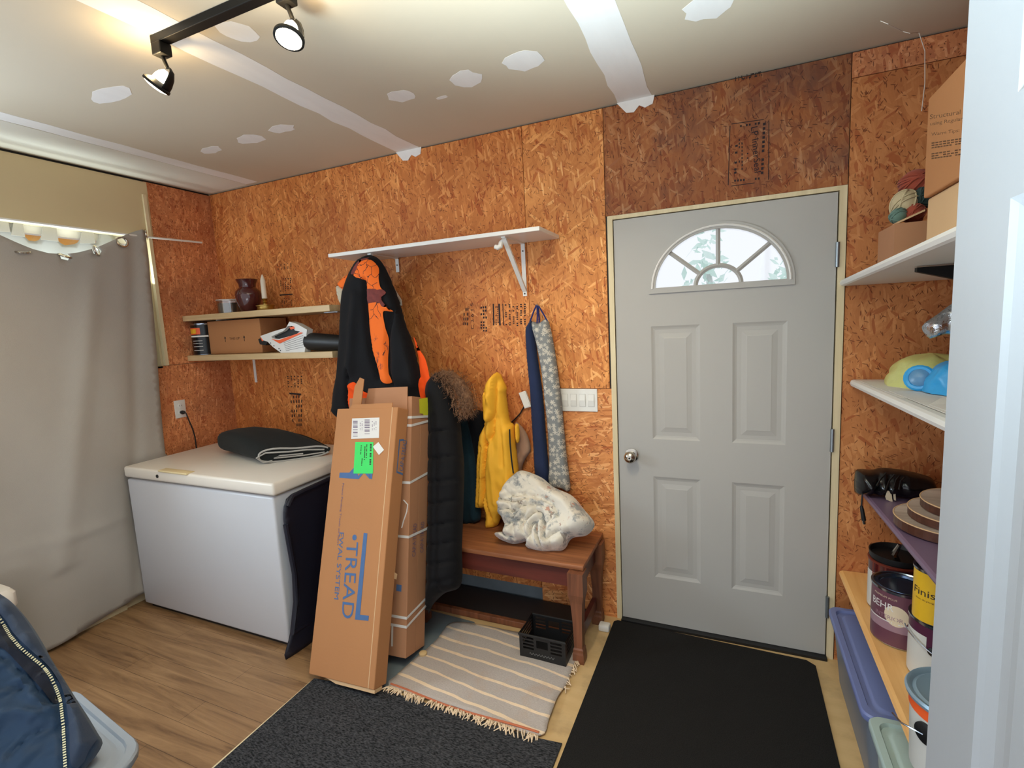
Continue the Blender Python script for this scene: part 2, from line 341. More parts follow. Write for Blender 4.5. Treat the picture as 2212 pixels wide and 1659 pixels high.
# ---------------------------------------------------------------- builders
class MB:
    def __init__(s): s.bm = bmesh.new()
    def face(s, pts):
        return s.bm.faces.new([s.bm.verts.new(p) for p in pts])
    def box(s, a, b, M4=None, bev=0., seg=2):
        x0, y0, z0 = a; x1, y1, z1 = b
        v = [Vector(p) for p in ((x0, y0, z0), (x1, y0, z0), (x1, y1, z0), (x0, y1, z0), (x0, y0, z1), (x1, y0, z1), (x1, y1, z1), (x0, y1, z1))]
        if M4 is not None: v = [M4 @ p for p in v]
        vs = [s.bm.verts.new(p) for p in v]
        fs = [s.bm.faces.new([vs[i] for i in q]) for q in ((0, 3, 2, 1), (4, 5, 6, 7), (0, 1, 5, 4), (1, 2, 6, 5), (2, 3, 7, 6), (3, 0, 4, 7))]
        if bev:
            es = list({e for f in fs for e in f.edges})
            bmesh.ops.bevel(s.bm, geom=es, offset=bev, segments=seg, profile=.5, affect='EDGES')
        return s
    def tube(s, pts, r, n=8, closed=False, cap=True):
        pts = [Vector(p) for p in pts]; rings = []; N = len(pts)
        rr = r if hasattr(r, '__len__') else [r]*N
        prev = None
        for i, p in enumerate(pts):
            a = pts[(i-1) % N] if (closed or i) else p; b = pts[(i+1) % N] if (closed or i < N-1) else p
            t = (b-a); t = t.normalized() if t.length > 1e-9 else Vector((0, 0, 1))
            if prev is None:
                q = Vector((0, 0, 1)) if abs(t.z) < .9 else Vector((1, 0, 0)); u = t.cross(q).normalized()
            else:
                u = (prev - t*prev.dot(t)); u = u.normalized() if u.length > 1e-6 else t.orthogonal().normalized()
            prev = u; w = t.cross(u)
            rings.append([s.bm.verts.new(p + (u*math.cos(2*PI*k/n)+w*math.sin(2*PI*k/n))*rr[i]) for k in range(n)])
        for i in range(N if closed else N-1):
            A, B = rings[i], rings[(i+1) % N]
            for k in range(n): s.bm.faces.new((A[k], A[(k+1) % n], B[(k+1) % n], B[k]))
        if cap and not closed:
            s.bm.faces.new(rings[0][::-1]); s.bm.faces.new(rings[-1])
        return s
    def lathe(s, prof, c=(0, 0, 0), n=32, axis=None, cap=True):
        """prof: (radius, height) pairs along axis"""
        c = Vector(c); ax = Vector(axis or (0, 0, 1)).normalized(); u = ax.orthogonal().normalized(); w = ax.cross(u); rings = []
        for r, h in prof:
            rings.append([s.bm.verts.new(c+ax*h+(u*math.cos(2*PI*k/n)+w*math.sin(2*PI*k/n))*max(r, 1e-4)) for k in range(n)])
        for A, B in zip(rings, rings[1:]):
            for k in range(n): s.bm.faces.new((A[k], A[(k+1) % n], B[(k+1) % n], B[k]))
        if cap: s.bm.faces.new(rings[0][::-1]); s.bm.faces.new(rings[-1])
        return s
    def prism(s, poly, O, ex, ey, en, d, bev=0.):
        O, ex, ey, en = map(Vector, (O, ex, ey, en))
        a = [s.bm.verts.new(O+ex*p[0]+ey*p[1]) for p in poly]; b = [s.bm.verts.new(O+ex*p[0]+ey*p[1]+en*d) for p in poly]
        n = len(poly); fs = [s.bm.faces.new(a[::-1]), s.bm.faces.new(b)]
        for i in range(n): fs.append(s.bm.faces.new((a[i], a[(i+1) % n], b[(i+1) % n], b[i])))
        if bev:
            es = list({e for f in fs[:2] for e in f.edges}); bmesh.ops.bevel(s.bm, geom=es, offset=bev, segments=2, affect='EDGES')
        return s
    def loft(s, rings, cap=True):
        R_ = [[s.bm.verts.new(p) for p in r] for r in rings]; n = len(R_[0])
        for A, B in zip(R_, R_[1:]):
            for k in range(n): s.bm.faces.new((A[k], A[(k+1) % n], B[(k+1) % n], B[k]))
        if cap: s.bm.faces.new(R_[0][::-1]); s.bm.faces.new(R_[-1])
        return s
    def ball(s, c, r, seg=16, sc=(1, 1, 1)):
        m4 = Matrix.Translation(c) @ Matrix.Diagonal((r*sc[0], r*sc[1], r*sc[2], 1))
        bmesh.ops.create_uvsphere(s.bm, u_segments=seg, v_segments=seg//2+2, radius=1, matrix=m4); return s
    def torus(s, c, axis, Rr, r, n=24, k=8):
        c = Vector(c); ax = Vector(axis).normalized(); u = ax.orthogonal().normalized(); w = ax.cross(u)
        return s.tube([c+(u*math.cos(2*PI*i/n)+w*math.sin(2*PI*i/n))*Rr for i in range(n)], r, k, closed=True)
    def build(s, name, mat, parent=None, smooth=True, ang=40, weld=False):
        if weld: bmesh.ops.remove_doubles(s.bm, verts=s.bm.verts, dist=1e-5)
        bmesh.ops.recalc_face_normals(s.bm, faces=s.bm.faces)
        off = Vector((0, 0, 0)); q = parent
        while q is not None: off += q.location; q = q.parent
        if off.length: bmesh.ops.translate(s.bm, verts=s.bm.verts, vec=-off)
        for f in s.bm.faces: f.smooth = smooth
        if smooth:
            lim = math.radians(ang)
            for e in s.bm.edges:
                e.smooth = not (len(e.link_faces) == 2 and e.calc_face_angle(0) > lim)
        me = bpy.data.meshes.new(name); s.bm.to_mesh(me); s.bm.free()
        for mm in (mat if isinstance(mat, (list, tuple)) else [mat]): me.materials.append(M[mm] if isinstance(mm, str) else mm)
        o = bpy.data.objects.new(name, me); COL.objects.link(o)
        if parent is not None: o.parent = parent
        return o
def tag(o, label, cat, group=None):
    o['label'] = label; o['category'] = cat
    if group: o['group'] = group
    return o
def thing(name, label, cat, loc, group=None):
    o = bpy.data.objects.new(name, None); COL.objects.link(o); o.location = loc; o.empty_display_size = .05
    return tag(o, label, cat, group)
def struct(o): o['kind'] = 'structure'; return o
def lab(o, l): o['label'] = l; return o
def stuff(o): o['kind'] = 'stuff'; return o

def resample(poly, h, sharp):
    P = [Vector((p[0], p[1])) for p in poly]; n = len(P); dense = []
    for i in range(n):
        p0, p1, p2, p3 = P[i-1], P[i], P[(i+1) % n], P[(i+2) % n]
        k = max(2, int((p2-p1).length/(h*.5)))
        for j in range(k):
            t = j/k
            if sharp: dense.append(p1.lerp(p2, t))
            else: dense.append(.5*((2*p1)+(p2-p0)*t+(2*p0-5*p1+4*p2-p3)*t*t+(3*p1-p0-3*p2+p3)*t**3))
    out = []; acc = 0; last = dense[0]; out.append(last)
    for q in dense[1:]:
        acc += (q-last).length; last = q
        if acc >= h: out.append(q); acc = 0
    if (out[-1]-out[0]).length < h*.4: out.pop()
    return out
def inside(B, Q):
    x, y = Q[:, 0], Q[:, 1]; r = np.zeros(len(Q), bool); n = len(B)
    for i in range(n):
        x1, y1 = B[i]; x2, y2 = B[(i+1) % n]
        c = ((y1 > y) != (y2 > y)) & (x < (x2-x1)*(y-y1)/((y2-y1) if abs(y2-y1) > 1e-12 else 1e-12)+x1); r ^= c
    return r
def segdist(Q, A, B):
    d = np.full(len(Q), 1e9)
    for (a, b) in zip(A, B):
        ab = b-a; L = max(1e-12, ab@ab); t = np.clip(((Q-a)@ab)/L, 0, 1); d = np.minimum(d, np.linalg.norm(Q-(a+t[:, None]*ab), axis=1))
    return d
def mesh2d(poly, h, sharp=False, holes=()):
    """triangulated polygon: boundary loop, jittered inner points"""
    b = resample(poly, h, sharp); B = np.array([(p.x, p.y) for p in b])
    hb = [resample(q, h, sharp) for q in holes]
    lo, hi = B.min(0), B.max(0); xs = np.arange(lo[0], hi[0], h); ys = np.arange(lo[1], hi[1], h*.87); g = []
    rr = random.Random(3)
    for j, y in enumerate(ys):
        for x in xs: g.append((x+(h/2 if j % 2 else 0)+rr.uniform(-.12, .12)*h, y+rr.uniform(-.12, .12)*h))
    g = np.array(g); k = inside(B, g) & (segdist(g, B, np.roll(B, -1, 0)) > h*.6)
    for q in hb:
        A = np.array([(p.x, p.y) for p in q]); k &= ~inside(A, g) & (segdist(g, A, np.roll(A, -1, 0)) > h*.6)
    g = g[k]
    V = [Vector(p) for p in B]; E = [(i, (i+1) % len(B)) for i in range(len(B))]
    for q in hb:
        s0 = len(V); V += q; E += [(s0+i, s0+(i+1) % len(q)) for i in range(len(q))]
    V += [Vector(p) for p in g]
    v, e, f, *_ = delaunay_2d_cdt(V, E, [list(range(len(B)))], 1, 1e-7)
    v = np.array([(p.x, p.y) for p in v])
    if hb:
        cen = np.array([v[list(t)].mean(0) for t in f]); kk = np.ones(len(f), bool)
        for q in hb: kk &= ~inside(np.array([(p.x, p.y) for p in q]), cen)
        f = [t for t, z in zip(f, kk) if z]
    return v, f, B
class Frame:
    def __init__(s, O, ex, ez, n): s.O, s.ex, s.ez, s.n = Vector(O), Vector(ex).normalized(), Vector(ez).normalized(), Vector(n).normalized()
    def w(s, u, v, d=0.): return s.O+s.ex*u+s.ez*v+s.n*d
    def px(s, p):
        return [((q-s.O).dot(s.ex), (q-s.O).dot(s.ez)) for q in onp(s.O, s.n, *p)]
def wallF(y): return Frame((0, y, 0), (1, 0, 0), (0, 0, 1), (0, -1, 0))
class Pillow:
    """soft closed body on a plane: outline, rounded rim of radius r, creases"""
    def __init__(s, F, poly, depth, r, h=.014, back=.3, folds=(), amp=0., ns=9., sharp=False, extra=None, base=None, thick=None):
        s.F = F; s.depth = depth; s.r = r; s.amp = amp; s.ns = ns; s.extra = extra; s.base = base; s.back = back; s.thick = thick
        s.v, s.f, s.B = mesh2d(poly, h, sharp)
        s.folds = [(np.array(p, float), a, w) for p, a, w in folds]
    def d(s, Q):
        Q = np.atleast_2d(Q); B = s.B; e = segdist(Q, B, np.roll(B, -1, 0)); e = np.where(inside(B, Q), e, 0); s.e = e
        f = np.sqrt(np.clip(1-(1-np.minimum(1, e/s.r))**2, 0, 1)); s.fv = f
        D = s.depth*f
        for p, a, w in s.folds:
            D = D + a*np.exp(-(segdist(Q, p[:-1], p[1:])/w)**2)*np.minimum(1, f*1.5)
        if s.amp:
            D = D + np.array([noise.noise((q[0]*s.ns, q[1]*s.ns*.55, 3.1))+.5*noise.noise((q[0]*s.ns*2.3, q[1]*s.ns*1.4, 7.)) for q in Q])*s.amp*f
        if s.extra: D = D + s.extra(Q)*f
        return D
    def build(s, name, mat, parent=None):
        D = s.d(s.v); f = s.fv
        lift = np.zeros(len(D)) if s.base is None else s.base.d(s.v)+.007
        isb = s.e < 1e-6
        mb = MB(); fr = [mb.bm.verts.new(s.F.w(*q, d+l)) for q, d, l in zip(s.v, D, lift)]
        if s.thick is not None: bk = [fr[i] if isb[i] else mb.bm.verts.new(s.F.w(*s.v[i], D[i]+lift[i]-s.thick)) for i in range(len(D))]
        else: bk = [fr[i] if isb[i] else mb.bm.verts.new(s.F.w(*s.v[i], lift[i]-s.back*s.depth*f[i])) for i in range(len(D))]
        for t in s.f:
            try: mb.bm.faces.new([fr[i] for i in t])
            except ValueError: pass
            if any(bk[i] is not fr[i] for i in t):
                try: mb.bm.faces.new([bk[i] for i in t][::-1])
                except ValueError: pass
        return mb.build(name, mat, parent, ang=75)
def plate(mb, outer, holes, w, d, en, h=.05):
    """flat plate with holes: outline polygon given in 2D, w(u,v)->world, extruded by d along en"""
    V = []; E = []
    for L in [outer]+list(holes):
        s0 = len(V); V += [Vector(p) for p in L]; E += [(s0+i, s0+(i+1) % len(L)) for i in range(len(L))]
    v, e, f, *_ = delaunay_2d_cdt(V, E, [list(range(len(outer)))], 1, 1e-7)
    cen = np.array([np.mean([v[i][:] for i in t], axis=0) for t in f]); kk = np.ones(len(f), bool)
    for L in holes: kk &= ~inside(np.array(L, float), cen)
    en = Vector(en)*d
    A = [mb.bm.verts.new(w(p.x, p.y)) for p in v]; Bv = [mb.bm.verts.new(w(p.x, p.y)+en) for p in v]
    cnt = {}
    for t, z in zip(f, kk):
        if not z: continue
        mb.bm.faces.new([A[i] for i in t]); mb.bm.faces.new([Bv[i] for i in t][::-1])
        for a, b in zip(t, list(t[1:])+[t[0]]): cnt.setdefault((min(a, b), max(a, b)), []).append((a, b))
    for k, l in cnt.items():
        if len(l) == 1:
            a, b = l[0]; mb.bm.faces.new((A[b], A[a], Bv[a], Bv[b]))
    loose = [x for x in A+Bv if not x.link_faces]
    for x in loose: mb.bm.verts.remove(x)
    return mb
def sheet(name, mat, F, poly, fn, h=.03, holes=(), thick=.003, sharp=True, parent=None):
    v, f, B = mesh2d(poly, h, sharp, holes)
    mb = MB(); vs = [mb.bm.verts.new(F.w(q[0], q[1], fn(q[0], q[1]))) for q in v]
    for t in f: mb.bm.faces.new([vs[i] for i in t])
    o = mb.build(name, mat, parent, ang=80)
    if thick: md = o.modifiers.new('thickness', 'SOLIDIFY'); md.thickness = thick; md.offset = 0
    return o
_dg = None
def text(body, mat, parent, O, xd, up, length=None, height=None, name='printed_text', depth=.0006, spacing=1., align='L'):
    cu = bpy.data.curves.new('lettering', 'FONT'); cu.body = body; cu.resolution_u = 3; cu.space_character = spacing; cu.extrude = 0
    o = bpy.data.objects.new('lettering', cu); COL.objects.link(o); bpy.context.view_layer.update()
    me = bpy.data.meshes.new_from_object(o.evaluated_get(bpy.context.evaluated_depsgraph_get()))
    bpy.data.objects.remove(o); bpy.data.curves.remove(cu)
    X = [v.co.x for v in me.vertices]; Y = [v.co.y for v in me.vertices]
    x0, x1, y0, y1 = min(X), max(X), min(Y), max(Y)
    sy = height/(y1-y0) if height else None; sx = length/(x1-x0) if length else sy
    if sy is None: sy = sx
    xd = Vector(xd).normalized(); up = Vector(up); up = (up-xd*up.dot(xd)).normalized(); O = Vector(O); n = xd.cross(up)
    off = -(x1-x0)*sx/2 if align == 'C' else 0
    base = Vector((0, 0, 0)); q = parent
    while q is not None: base += q.location; q = q.parent
    for v in me.vertices: v.co = O+xd*((v.co.x-x0)*sx+off)+up*((v.co.y-y0)*sy)+n*depth-base
    me.materials.append(M[mat]); me.name = name
    t = bpy.data.objects.new(name, me); COL.objects.link(t); t.parent = parent; return t
def quadplate(mb, O, ux, uy, n, a, b, t=.0006, lift=.0004):
    """thin sticker a x b on a surface"""
    O, ux, uy, n = Vector(O), Vector(ux).normalized(), Vector(uy).normalized(), Vector(n).normalized()
    return mb.prism([(0, 0), (a, 0), (a, b), (0, b)], O+n*lift, ux, uy, n, t)
def rr2(x0, y0, x1, y1, r, n=5):
    out = []
    for cx, cy, a0 in ((x1-r, y0+r, -PI/2), (x1-r, y1-r, 0), (x0+r, y1-r, PI/2), (x0+r, y0+r, PI)):
        for i in range(n+1): a = a0+PI/2*i/n; out.append((cx+r*math.cos(a), cy+r*math.sin(a)))
    return out
XY = ((1, 0, 0), (0, 1, 0), (0, 0, 1))
# ================================================================ THE SETTING
def bx(name, a, b, mat, kind=True, bev=0., parent=None):
    o = MB().box(a, b, bev=bev).build(name, mat, parent)
    return struct(o) if kind else o
YB = -2.62           # room is modelled as far back as the doorway the photo is taken from
fl = bx('floor', (-.15, YB, -.06), (1.60, .12, 0), 'laminate'); bx('floor', (1.60, YB, -.06), (4.25, .12, 0), 'tan_floor')
bx('trim_1', (1.555, -2.6, 0), (1.572, -.95, .006), 'trim_wood')
ceil = bx('ceiling', (-.15, YB, H), (4.25, .12, H+.05), 'drywall')
def strip(x0, x1, y0, y1, w=.008, wall=False):
    n = 26; L = [(x0+R.uniform(-w, w), y0+(y1-y0)*i/n) for i in range(n+1)]; Rr = [(x1+R.uniform(-w, w), y0+(y1-y0)*i/n) for i in range(n+1)]
    return MB().prism(L+Rr[::-1], (0, 0, H-.0008), *XY, .001).build('joint_strip', 'mud', ceil)
strip(1.585, 1.725, YB+.02, -.004); strip(2.825, 2.975, YB+.02, -.004); strip(.405, .50, YB+.02, -.03, .004)
MB().prism(rr2(.02, -2.5, .40, -.02, .02), (0, 0, H-.0015), *XY, .002).build('joint_strip', plain('ceiling_pale', (216, 212, 200), .9, var=.04, nscale=3.), ceil)  # slightly paler panel along the left edge of the ceiling
def blob(c, rx, ry, n=14, j=.2):
    return [(c[0]+rx*math.cos(2*PI*i/n)*R.uniform(1-j, 1+j), c[1]+ry*math.sin(2*PI*i/n)*R.uniform(1-j, 1+j)) for i in range(n)]
for c, rx, ry in (((.785, -.548), .075, .035), ((1.087, -.548), .085, .048), ((1.315, -.563), .07, .042), ((2.01, -.556), .06, .055), ((2.324, -.554), .062, .065), ((2.574, -.568), .075, .07), ((3.237, -.58), .085, .07), ((1.03, -1.143), .12, .05), ((1.83, -1.2), .06, .06), ((2.15, -.46), .03, .012)):
    MB().prism(blob(c, rx, ry), (0, 0, H-.0008), *XY, .001).build('joint_patch', 'mud', ceil)
# compound smeared over the top edge of the wall under the joints
for xc, w in ((1.655, .085), (2.90, .085)):
    MB().prism([(xc-w, H), (xc+w, H), (xc+w*.9, H-.035), (xc+w*.5, H-.045), (xc+w*.2, H-.03), (xc-w*.1, H-.055), (xc-w*.5, H-.05), (xc-w*.8, H-.02)], (0, -.004, 0), (1, 0, 0), (0, 0, 1), (0, 1, 0), .004).build('joint_smear', 'mud', ceil)
# back wall: studs behind, then the oriented strand boards
bk = struct(plate(MB(), [(-.15, -.05), (4.25, -.05), (4.25, H+.02), (-.15, H+.02)], [[(2.756, -.04), (3.731, -.04), (3.731, 2.062), (2.756, 2.062)]], lambda u, v: Vector((u, .013, v)), .10, (0, 1, 0)).build('wall_back', 'black', smooth=False))
bx('wall_back', (0, 0, .092), (2.333, .012, 2.556), 'osb_main')
bx('wall_back', (2.336, 0, 1.229), (2.747, .012, 2.556), 'osb_light')
bx('wall_back', (2.336, 0, .0), (2.756, .012, 1.226), 'osb_low')
wdoor = bx('wall_back', (2.750, 0, 2.064), (3.731, .012, 2.556), 'osb_door')
bx('wall_back', (3.734, 0, 2.464), (4.1, .012, 2.556), 'osb_side')
bx('wall_back', (3.734, 0, 0), (4.1, .012, 2.461), 'osb_right')
bx('baseboard_back', (0, .004, 0), (2.335, .013, .09), 'grey_paint')
# right wall, mostly behind the open door
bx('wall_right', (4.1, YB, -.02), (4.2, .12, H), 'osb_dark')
# left wall with the window opening
W0, W1, ZS, ZT = -2.30, -.462, 1.42, 2.215
struct(plate(MB(), [(YB, -.05), (.10, -.05), (.10, H+.02), (YB, H+.02)], [[(W0, ZS), (W1, ZS), (W1, ZT), (W0, ZT)]], lambda u, v: Vector((-.013, u, v)), .14, (-1, 0, 0)).build('wall_left', 'trim_wood', smooth=False))
bx('gap_shade', (-.0128, YB, 2.549), (-.012, 0, H), 'black')  # black strip painting the shade in the gap under the ceiling
bx('wall_left', (-.012, -.431, 1.42), (0, .0, 2.551), 'osb_side')
bx('wall_left', (-.012, -.60, 0.), (0, .0, 1.417), 'osb_side')
bx('wall_left', (-.012, YB, 0.), (0, -.602, 1.417), 'drywall_wall')
bx('wall_left', (-.014, -1.62, ZT), (.002, -.415, 2.548), 'drywall_wall')
bx('wall_left', (-.014, YB, ZT), (.002, -1.622, 2.548), 'drywall_wall')
bx('wall_left', (-.014, YB, 1.42), (.002, W0-.002, ZT), 'drywall_wall')
bx('trim_2', (-.010, -.452, 1.42), (.016, -.432, 2.47), 'trim_wood')
bx('trim_3', (-.11, W0, 1.405), (.0, W1, 1.42), 'trim_wood')
bx('baseboard_left', (.002, YB, 0), (.016, -.86, .03), 'drywall_wall')
# window frame and pane in the left wall
wn = struct(plate(MB(), [(W0, ZS), (W1, ZS), (W1, ZT), (W0, ZT)], [[(W0+.05, ZS+.05), (-1.40, ZS+.05), (-1.40, ZT-.04), (W0+.05, ZT-.04)], [(-1.35, ZS+.05), (W1-.05, ZS+.05), (W1-.05, ZT-.04), (-1.35, ZT-.04)]], lambda u, v: Vector((-.14, u, v)), .05, (1, 0, 0)).build('window_1', 'white', smooth=False))
for a, b in ((W0+.05, -1.40), (-1.35, W1-.05)):
    MB().box((-.118, a, ZS+.05), (-.114, b, ZT-.04)).build('window_pane', 'glass', wn)
# ---- entrance door
dr = thing('door_1', 'closed grey white panel door with a half round window', 'door', (3.243, .02, 0)); struct(dr)
DX0, DX1, DZ1 = 2.786, 3.699, 2.040
cx, cz, ca, cb = 3.249, 1.704, .278, .250
def arch(a, b, z0=0., n=28): return [(cx-a*math.cos(PI*i/n), cz+max(b*math.sin(PI*i/n), 0)+(z0 if i in (0, n) else 0)) for i in range(n+1)]
rects = []
for q in ((1410, 706, 1515, 956), (1587, 696, 1704, 959), (1415, 1030, 1513, 1260), (1584, 1041, 1698, 1290)):
    a, b = on('y', 0, q[0], q[1], q[2], q[3]); rects.append((min(a.x, b.x), min(a.z, b.z), max(a.x, b.x), max(a.z, b.z)))
zt1 = (rects[0][3]+rects[1][3])/2; zb1 = (rects[0][1]+rects[1][1])/2; zt2 = (rects[2][3]+rects[3][3])/2; zb2 = (rects[2][1]+rects[3][1])/2
xl0, xl1, xr0, xr1 = 2.953, 3.172, 3.310, 3.527
rects = [(xl0, zb1, xl1, zt1), (xr0, zb1, xr1, zt1), (xl0, zb2, xl1, zt2), (xr0, zb2, xr1, zt2)]
slab = plate(MB(), [(DX0, .014), (DX1, .014), (DX1, DZ1), (DX0, DZ1)], [[(a, b), (c, b), (c, d), (a, d)] for a, b, c, d in rects]+[arch(ca, cb)], lambda u, v: Vector((u, 0, v)), .042, (0, 1, 0)).build('door_slab', 'door_paint', dr, smooth=False)
for a, b, c, d in rects:
    mb = MB(); lev = [(0, 0), (.010, .004), (.018, .006), (.036, .006), (.056, .003), (.060, .002)]
    L = [[(a+i, b+i), (c-i, b+i), (c-i, d-i), (a+i, d-i)] for i, _ in lev]
    V = [[mb.bm.verts.new((p[0], y, p[1])) for p in l] for l, (_, y) in zip(L, lev)]
    for A, B in zip(V, V[1:]):
        for k in range(4): mb.bm.faces.new((A[k], A[(k+1) % 4], B[(k+1) % 4], B[k]))
    mb.bm.faces.new(V[-1]); mb.build('door_panel', 'door_paint', slab, smooth=False)
plate(MB(), [(cx-ca-.024, cz-.022)]+arch(ca+.024, cb+.024)[1:-1]+[(cx+ca+.024, cz-.022)], [[(cx-ca+.006, cz+.004)]+arch(ca-.006, cb-.006, .004)[1:-1]+[(cx+ca-.006, cz+.004)]], lambda u, v: Vector((u, -.009, v)), .012, (0, 1, 0)).build('window_frame', 'door_paint', dr, smooth=False)
MB().tube([(cx-(ca+.008)*math.cos(PI*i/30), -.010, cz+(cb+.008)*math.sin(PI*i/30)) for i in range(31)], .005, 6).build('window_bead', 'white', dr)
mb = MB()
for a in (38, 90, 142):
    a = math.radians(a); k = 1/math.sqrt((math.cos(a)/ca)**2+(math.sin(a)/cb)**2)
    p0 = Vector((cx+.095*math.cos(a), .008, cz+.085*math.sin(a))); p1 = Vector((cx+k*math.cos(a), .008, cz+k*math.sin(a))); mb.tube([p0, p1], .011, 6)
mb.tube([(cx-.095*math.cos(PI*i/20), .008, cz+.085*math.sin(PI*i/20)) for i in range(21)], .011, 6)
mb.build('muntin', 'door_paint', dr)
MB().prism(arch(ca, cb), (0, .018, 0), (1, 0, 0), (0, 0, 1), (0, 1, 0), .003).build('window_pane', 'glass', dr, smooth=False)
fr = MB(); fr.box((2.757, -.006, 0), (2.782, .11, 2.062)); fr.box((3.704, -.006, 0), (3.730, .11, 2.062)); fr.box((2.782, -.006, 2.044), (3.704, .11, 2.062))
fr.box((2.782, .046, 0), (2.79, .08, 2.044)); fr.box((3.696, .046, 0), (3.704, .08, 2.044)); fr.box((2.79, .046, 2.036), (3.696, .08, 2.044))
fr.build('door_frame', 'trim_wood', dr, smooth=False)
MB().box((2.782, -.03, 0), (3.704, .11, .012)).build('threshold', 'black', dr, smooth=False)
for z in (1.79, 1.012, .25):
    hg = MB(); hg.lathe([(.0075, -.05), (.0075, .05)], (3.7015, -.009, z), 12); hg.box((3.6985, -.004, z-.05), (3.7025, .03, z+.05)); hg.build('hinge', 'steel', dr)
kb = MB().lathe([(.033, 0), (.033, .006), (.026, .009), (.012, .012), (.011, .03), (.022, .036), (.029, .046), (.029, .056), (.022, .066), (.010, .070), (.0095, .068), (0, .068)], (2.850, 0, .893), 28, (0, -1, 0)).build('door_knob', 'chrome', dr)
MB().lathe([(.004, .068), (.004, .0715)], (2.850, 0, .893), 12, (0, -1, 0)).build('keyhole', 'black_metal', kb)
# ---- white panel door standing open beside the camera
d2 = thing('door_2', 'white panelled door standing open beside the shelves', 'door', (3.55, -2.52, 0)); struct(d2)
def d2w(u, v): return Vector((3.53, u, v))
e0, e1 = -1.757, -2.52
pan = [(-2.10, .25, -1.872, .72), (-2.41, .25, -2.18, .72), (-2.10, .86, -1.872, 1.667), (-2.41, .86, -2.18, 1.667), (-2.10, 1.754, -1.872, 1.93), (-2.41, 1.754, -2.18, 1.93)]
s2 = plate(MB(), [(e1, .008), (e0, .008), (e0, 2.04), (e1, 2.04)], [[(a, b), (c, b), (c, d), (a, d)] for a, b, c, d in pan], d2w, .035, (1, 0, 0)).build('door_slab', 'door_white', d2, smooth=False)
for a, b, c, d in pan:
    mb = MB(); lev = [(0, 0), (.006, .004), (.014, .008), (.018, .010), (.034, .010), (.060, .003)]
    V = [[mb.bm.verts.new((3.53+y, p[0], p[1])) for p in [(a+i, b+i), (c-i, b+i), (c-i, d-i), (a+i, d-i)]] for i, y in lev]
    for A, B in zip(V, V[1:]):
        for k in range(4): mb.bm.faces.new((A[k], A[(k+1) % 4], B[(k+1) % 4], B[k]))
    mb.bm.faces.new(V[-1]); mb.build('door_panel', 'door_white', s2, smooth=False)
# ---- printing on the boards
def wt(body, p, q, h, mat='ink_stamp', flip=1): # text on the back wall from pixel p towards pixel q, h = cap height in metres
    a, b = on('y', -.0008, *p, *q); d = b-a
    n = Vector((0, -1, 0)); up = n.cross(d)*flip
    return text(body, mat, bk, a, d, up, d.length, h, 'printed_text')
def bars(px, n, vertical=True, fill=.5, mat='ink_stamp', dots=0):
    a, b, c, d = on('y', -.0008, *px); mb = MB(); k = 0
    for i in range(n):
        t = (i+.5)/n
        p, q = (a.lerp(b, t), c.lerp(d, t)) if vertical else (a.lerp(c, t), b.lerp(d, t))
        w = ((b-a).length if vertical else (c-a).length)/n*fill*.5
        s = Vector((1, 0, 0)) if vertical else Vector((0, 0, 1))
        nd = max(1, dots)
        for j in range(nd):
            if dots and R.random() < .3: continue
            p1, q1 = (p.lerp(q, j/nd), p.lerp(q, (j+.6)/nd)) if dots else (p, q)
            mb.face([p1-s*w, p1+s*w, q1+s*w, q1-s*w])
    return mb.build('printed_text', mat, bk, smooth=False)
wt('C 2 6 1 5', (1024, 711), (1022, 655), .017)
for q in ((1000, 702, 1012, 703, 1001, 662, 1013, 660), (1037, 716, 1053, 716, 1037, 692, 1053, 692), (1037, 688, 1053, 688, 1037, 660, 1051, 658)): bars(q, 3, True, .6, dots=4)
for q in ((1065, 703, 1068, 703, 1064, 656, 1067, 656), (1078, 703, 1082, 703, 1076, 656, 1080, 656), (1087, 703, 1089, 703, 1085, 656, 1087, 656)): bars(q, 1, True, .9)
bars((1070, 702, 1078, 702, 1069, 660, 1077, 660), 2, True, .5, dots=9); bars((1090, 702, 1138, 706, 1088, 656, 1138, 654), 6, True, .45, dots=11)
wt('LP InnerSeal', (1622, 276), (1630, 374), .026)
for a, b in (((1592, 291), (1588, 378)), ((1651, 265), (1646, 380))): bars((a[0]-3, a[1], a[0]+3, a[1], b[0]-3, b[1], b[0]+3, b[1]), 1, True, .9, dots=12)
for a, b in (((1586, 274), (1650, 264)), ((1586, 390), (1650, 384))): bars((a[0], a[1]-2, b[0], b[1]-2, a[0], a[1]+3, b[0], b[1]+3), 1, False, .9, dots=10)
for a, b in (((1577, 272), (1573, 400)), ((1661, 262), (1660, 388))): bars((a[0]-.8, a[1], a[0]+.8, a[1], b[0]-.8, b[1], b[0]+.8, b[1]), 1, True, 1.)
for a, b in (((1580, 268), (1650, 258)), ((1580, 402), (1630, 395))): bars((a[0], a[1]-.8, b[0], b[1]-.8, a[0], a[1]+.8, b[0], b[1]+.8), 1, False, 1.)
bars((1594, 300, 1606, 300, 1594, 370, 1606, 370), 2, True, .4, dots=9); bars((1612, 320, 1618, 320, 1612, 345, 1618, 345), 1, True, .5, dots=5)
wt('11C15-24.', (1588, 176), (1646, 164), .045, 'ink_black')
for q in ((596, 572, 632, 568, 598, 584, 632, 580), (604, 602, 630, 600, 604, 632, 630, 630), (607, 645, 632, 643, 607, 664, 632, 662), (618, 812, 655, 812, 620, 838, 655, 838), (625, 855, 655, 853, 632, 925, 652, 925)):
    bars(q, 5, True, .35, dots=7)
bars((604, 636, 632, 634, 604, 639, 632, 637), 1, False, .9); bars((625, 848, 650, 850, 625, 852, 650, 854), 1, False, .9)
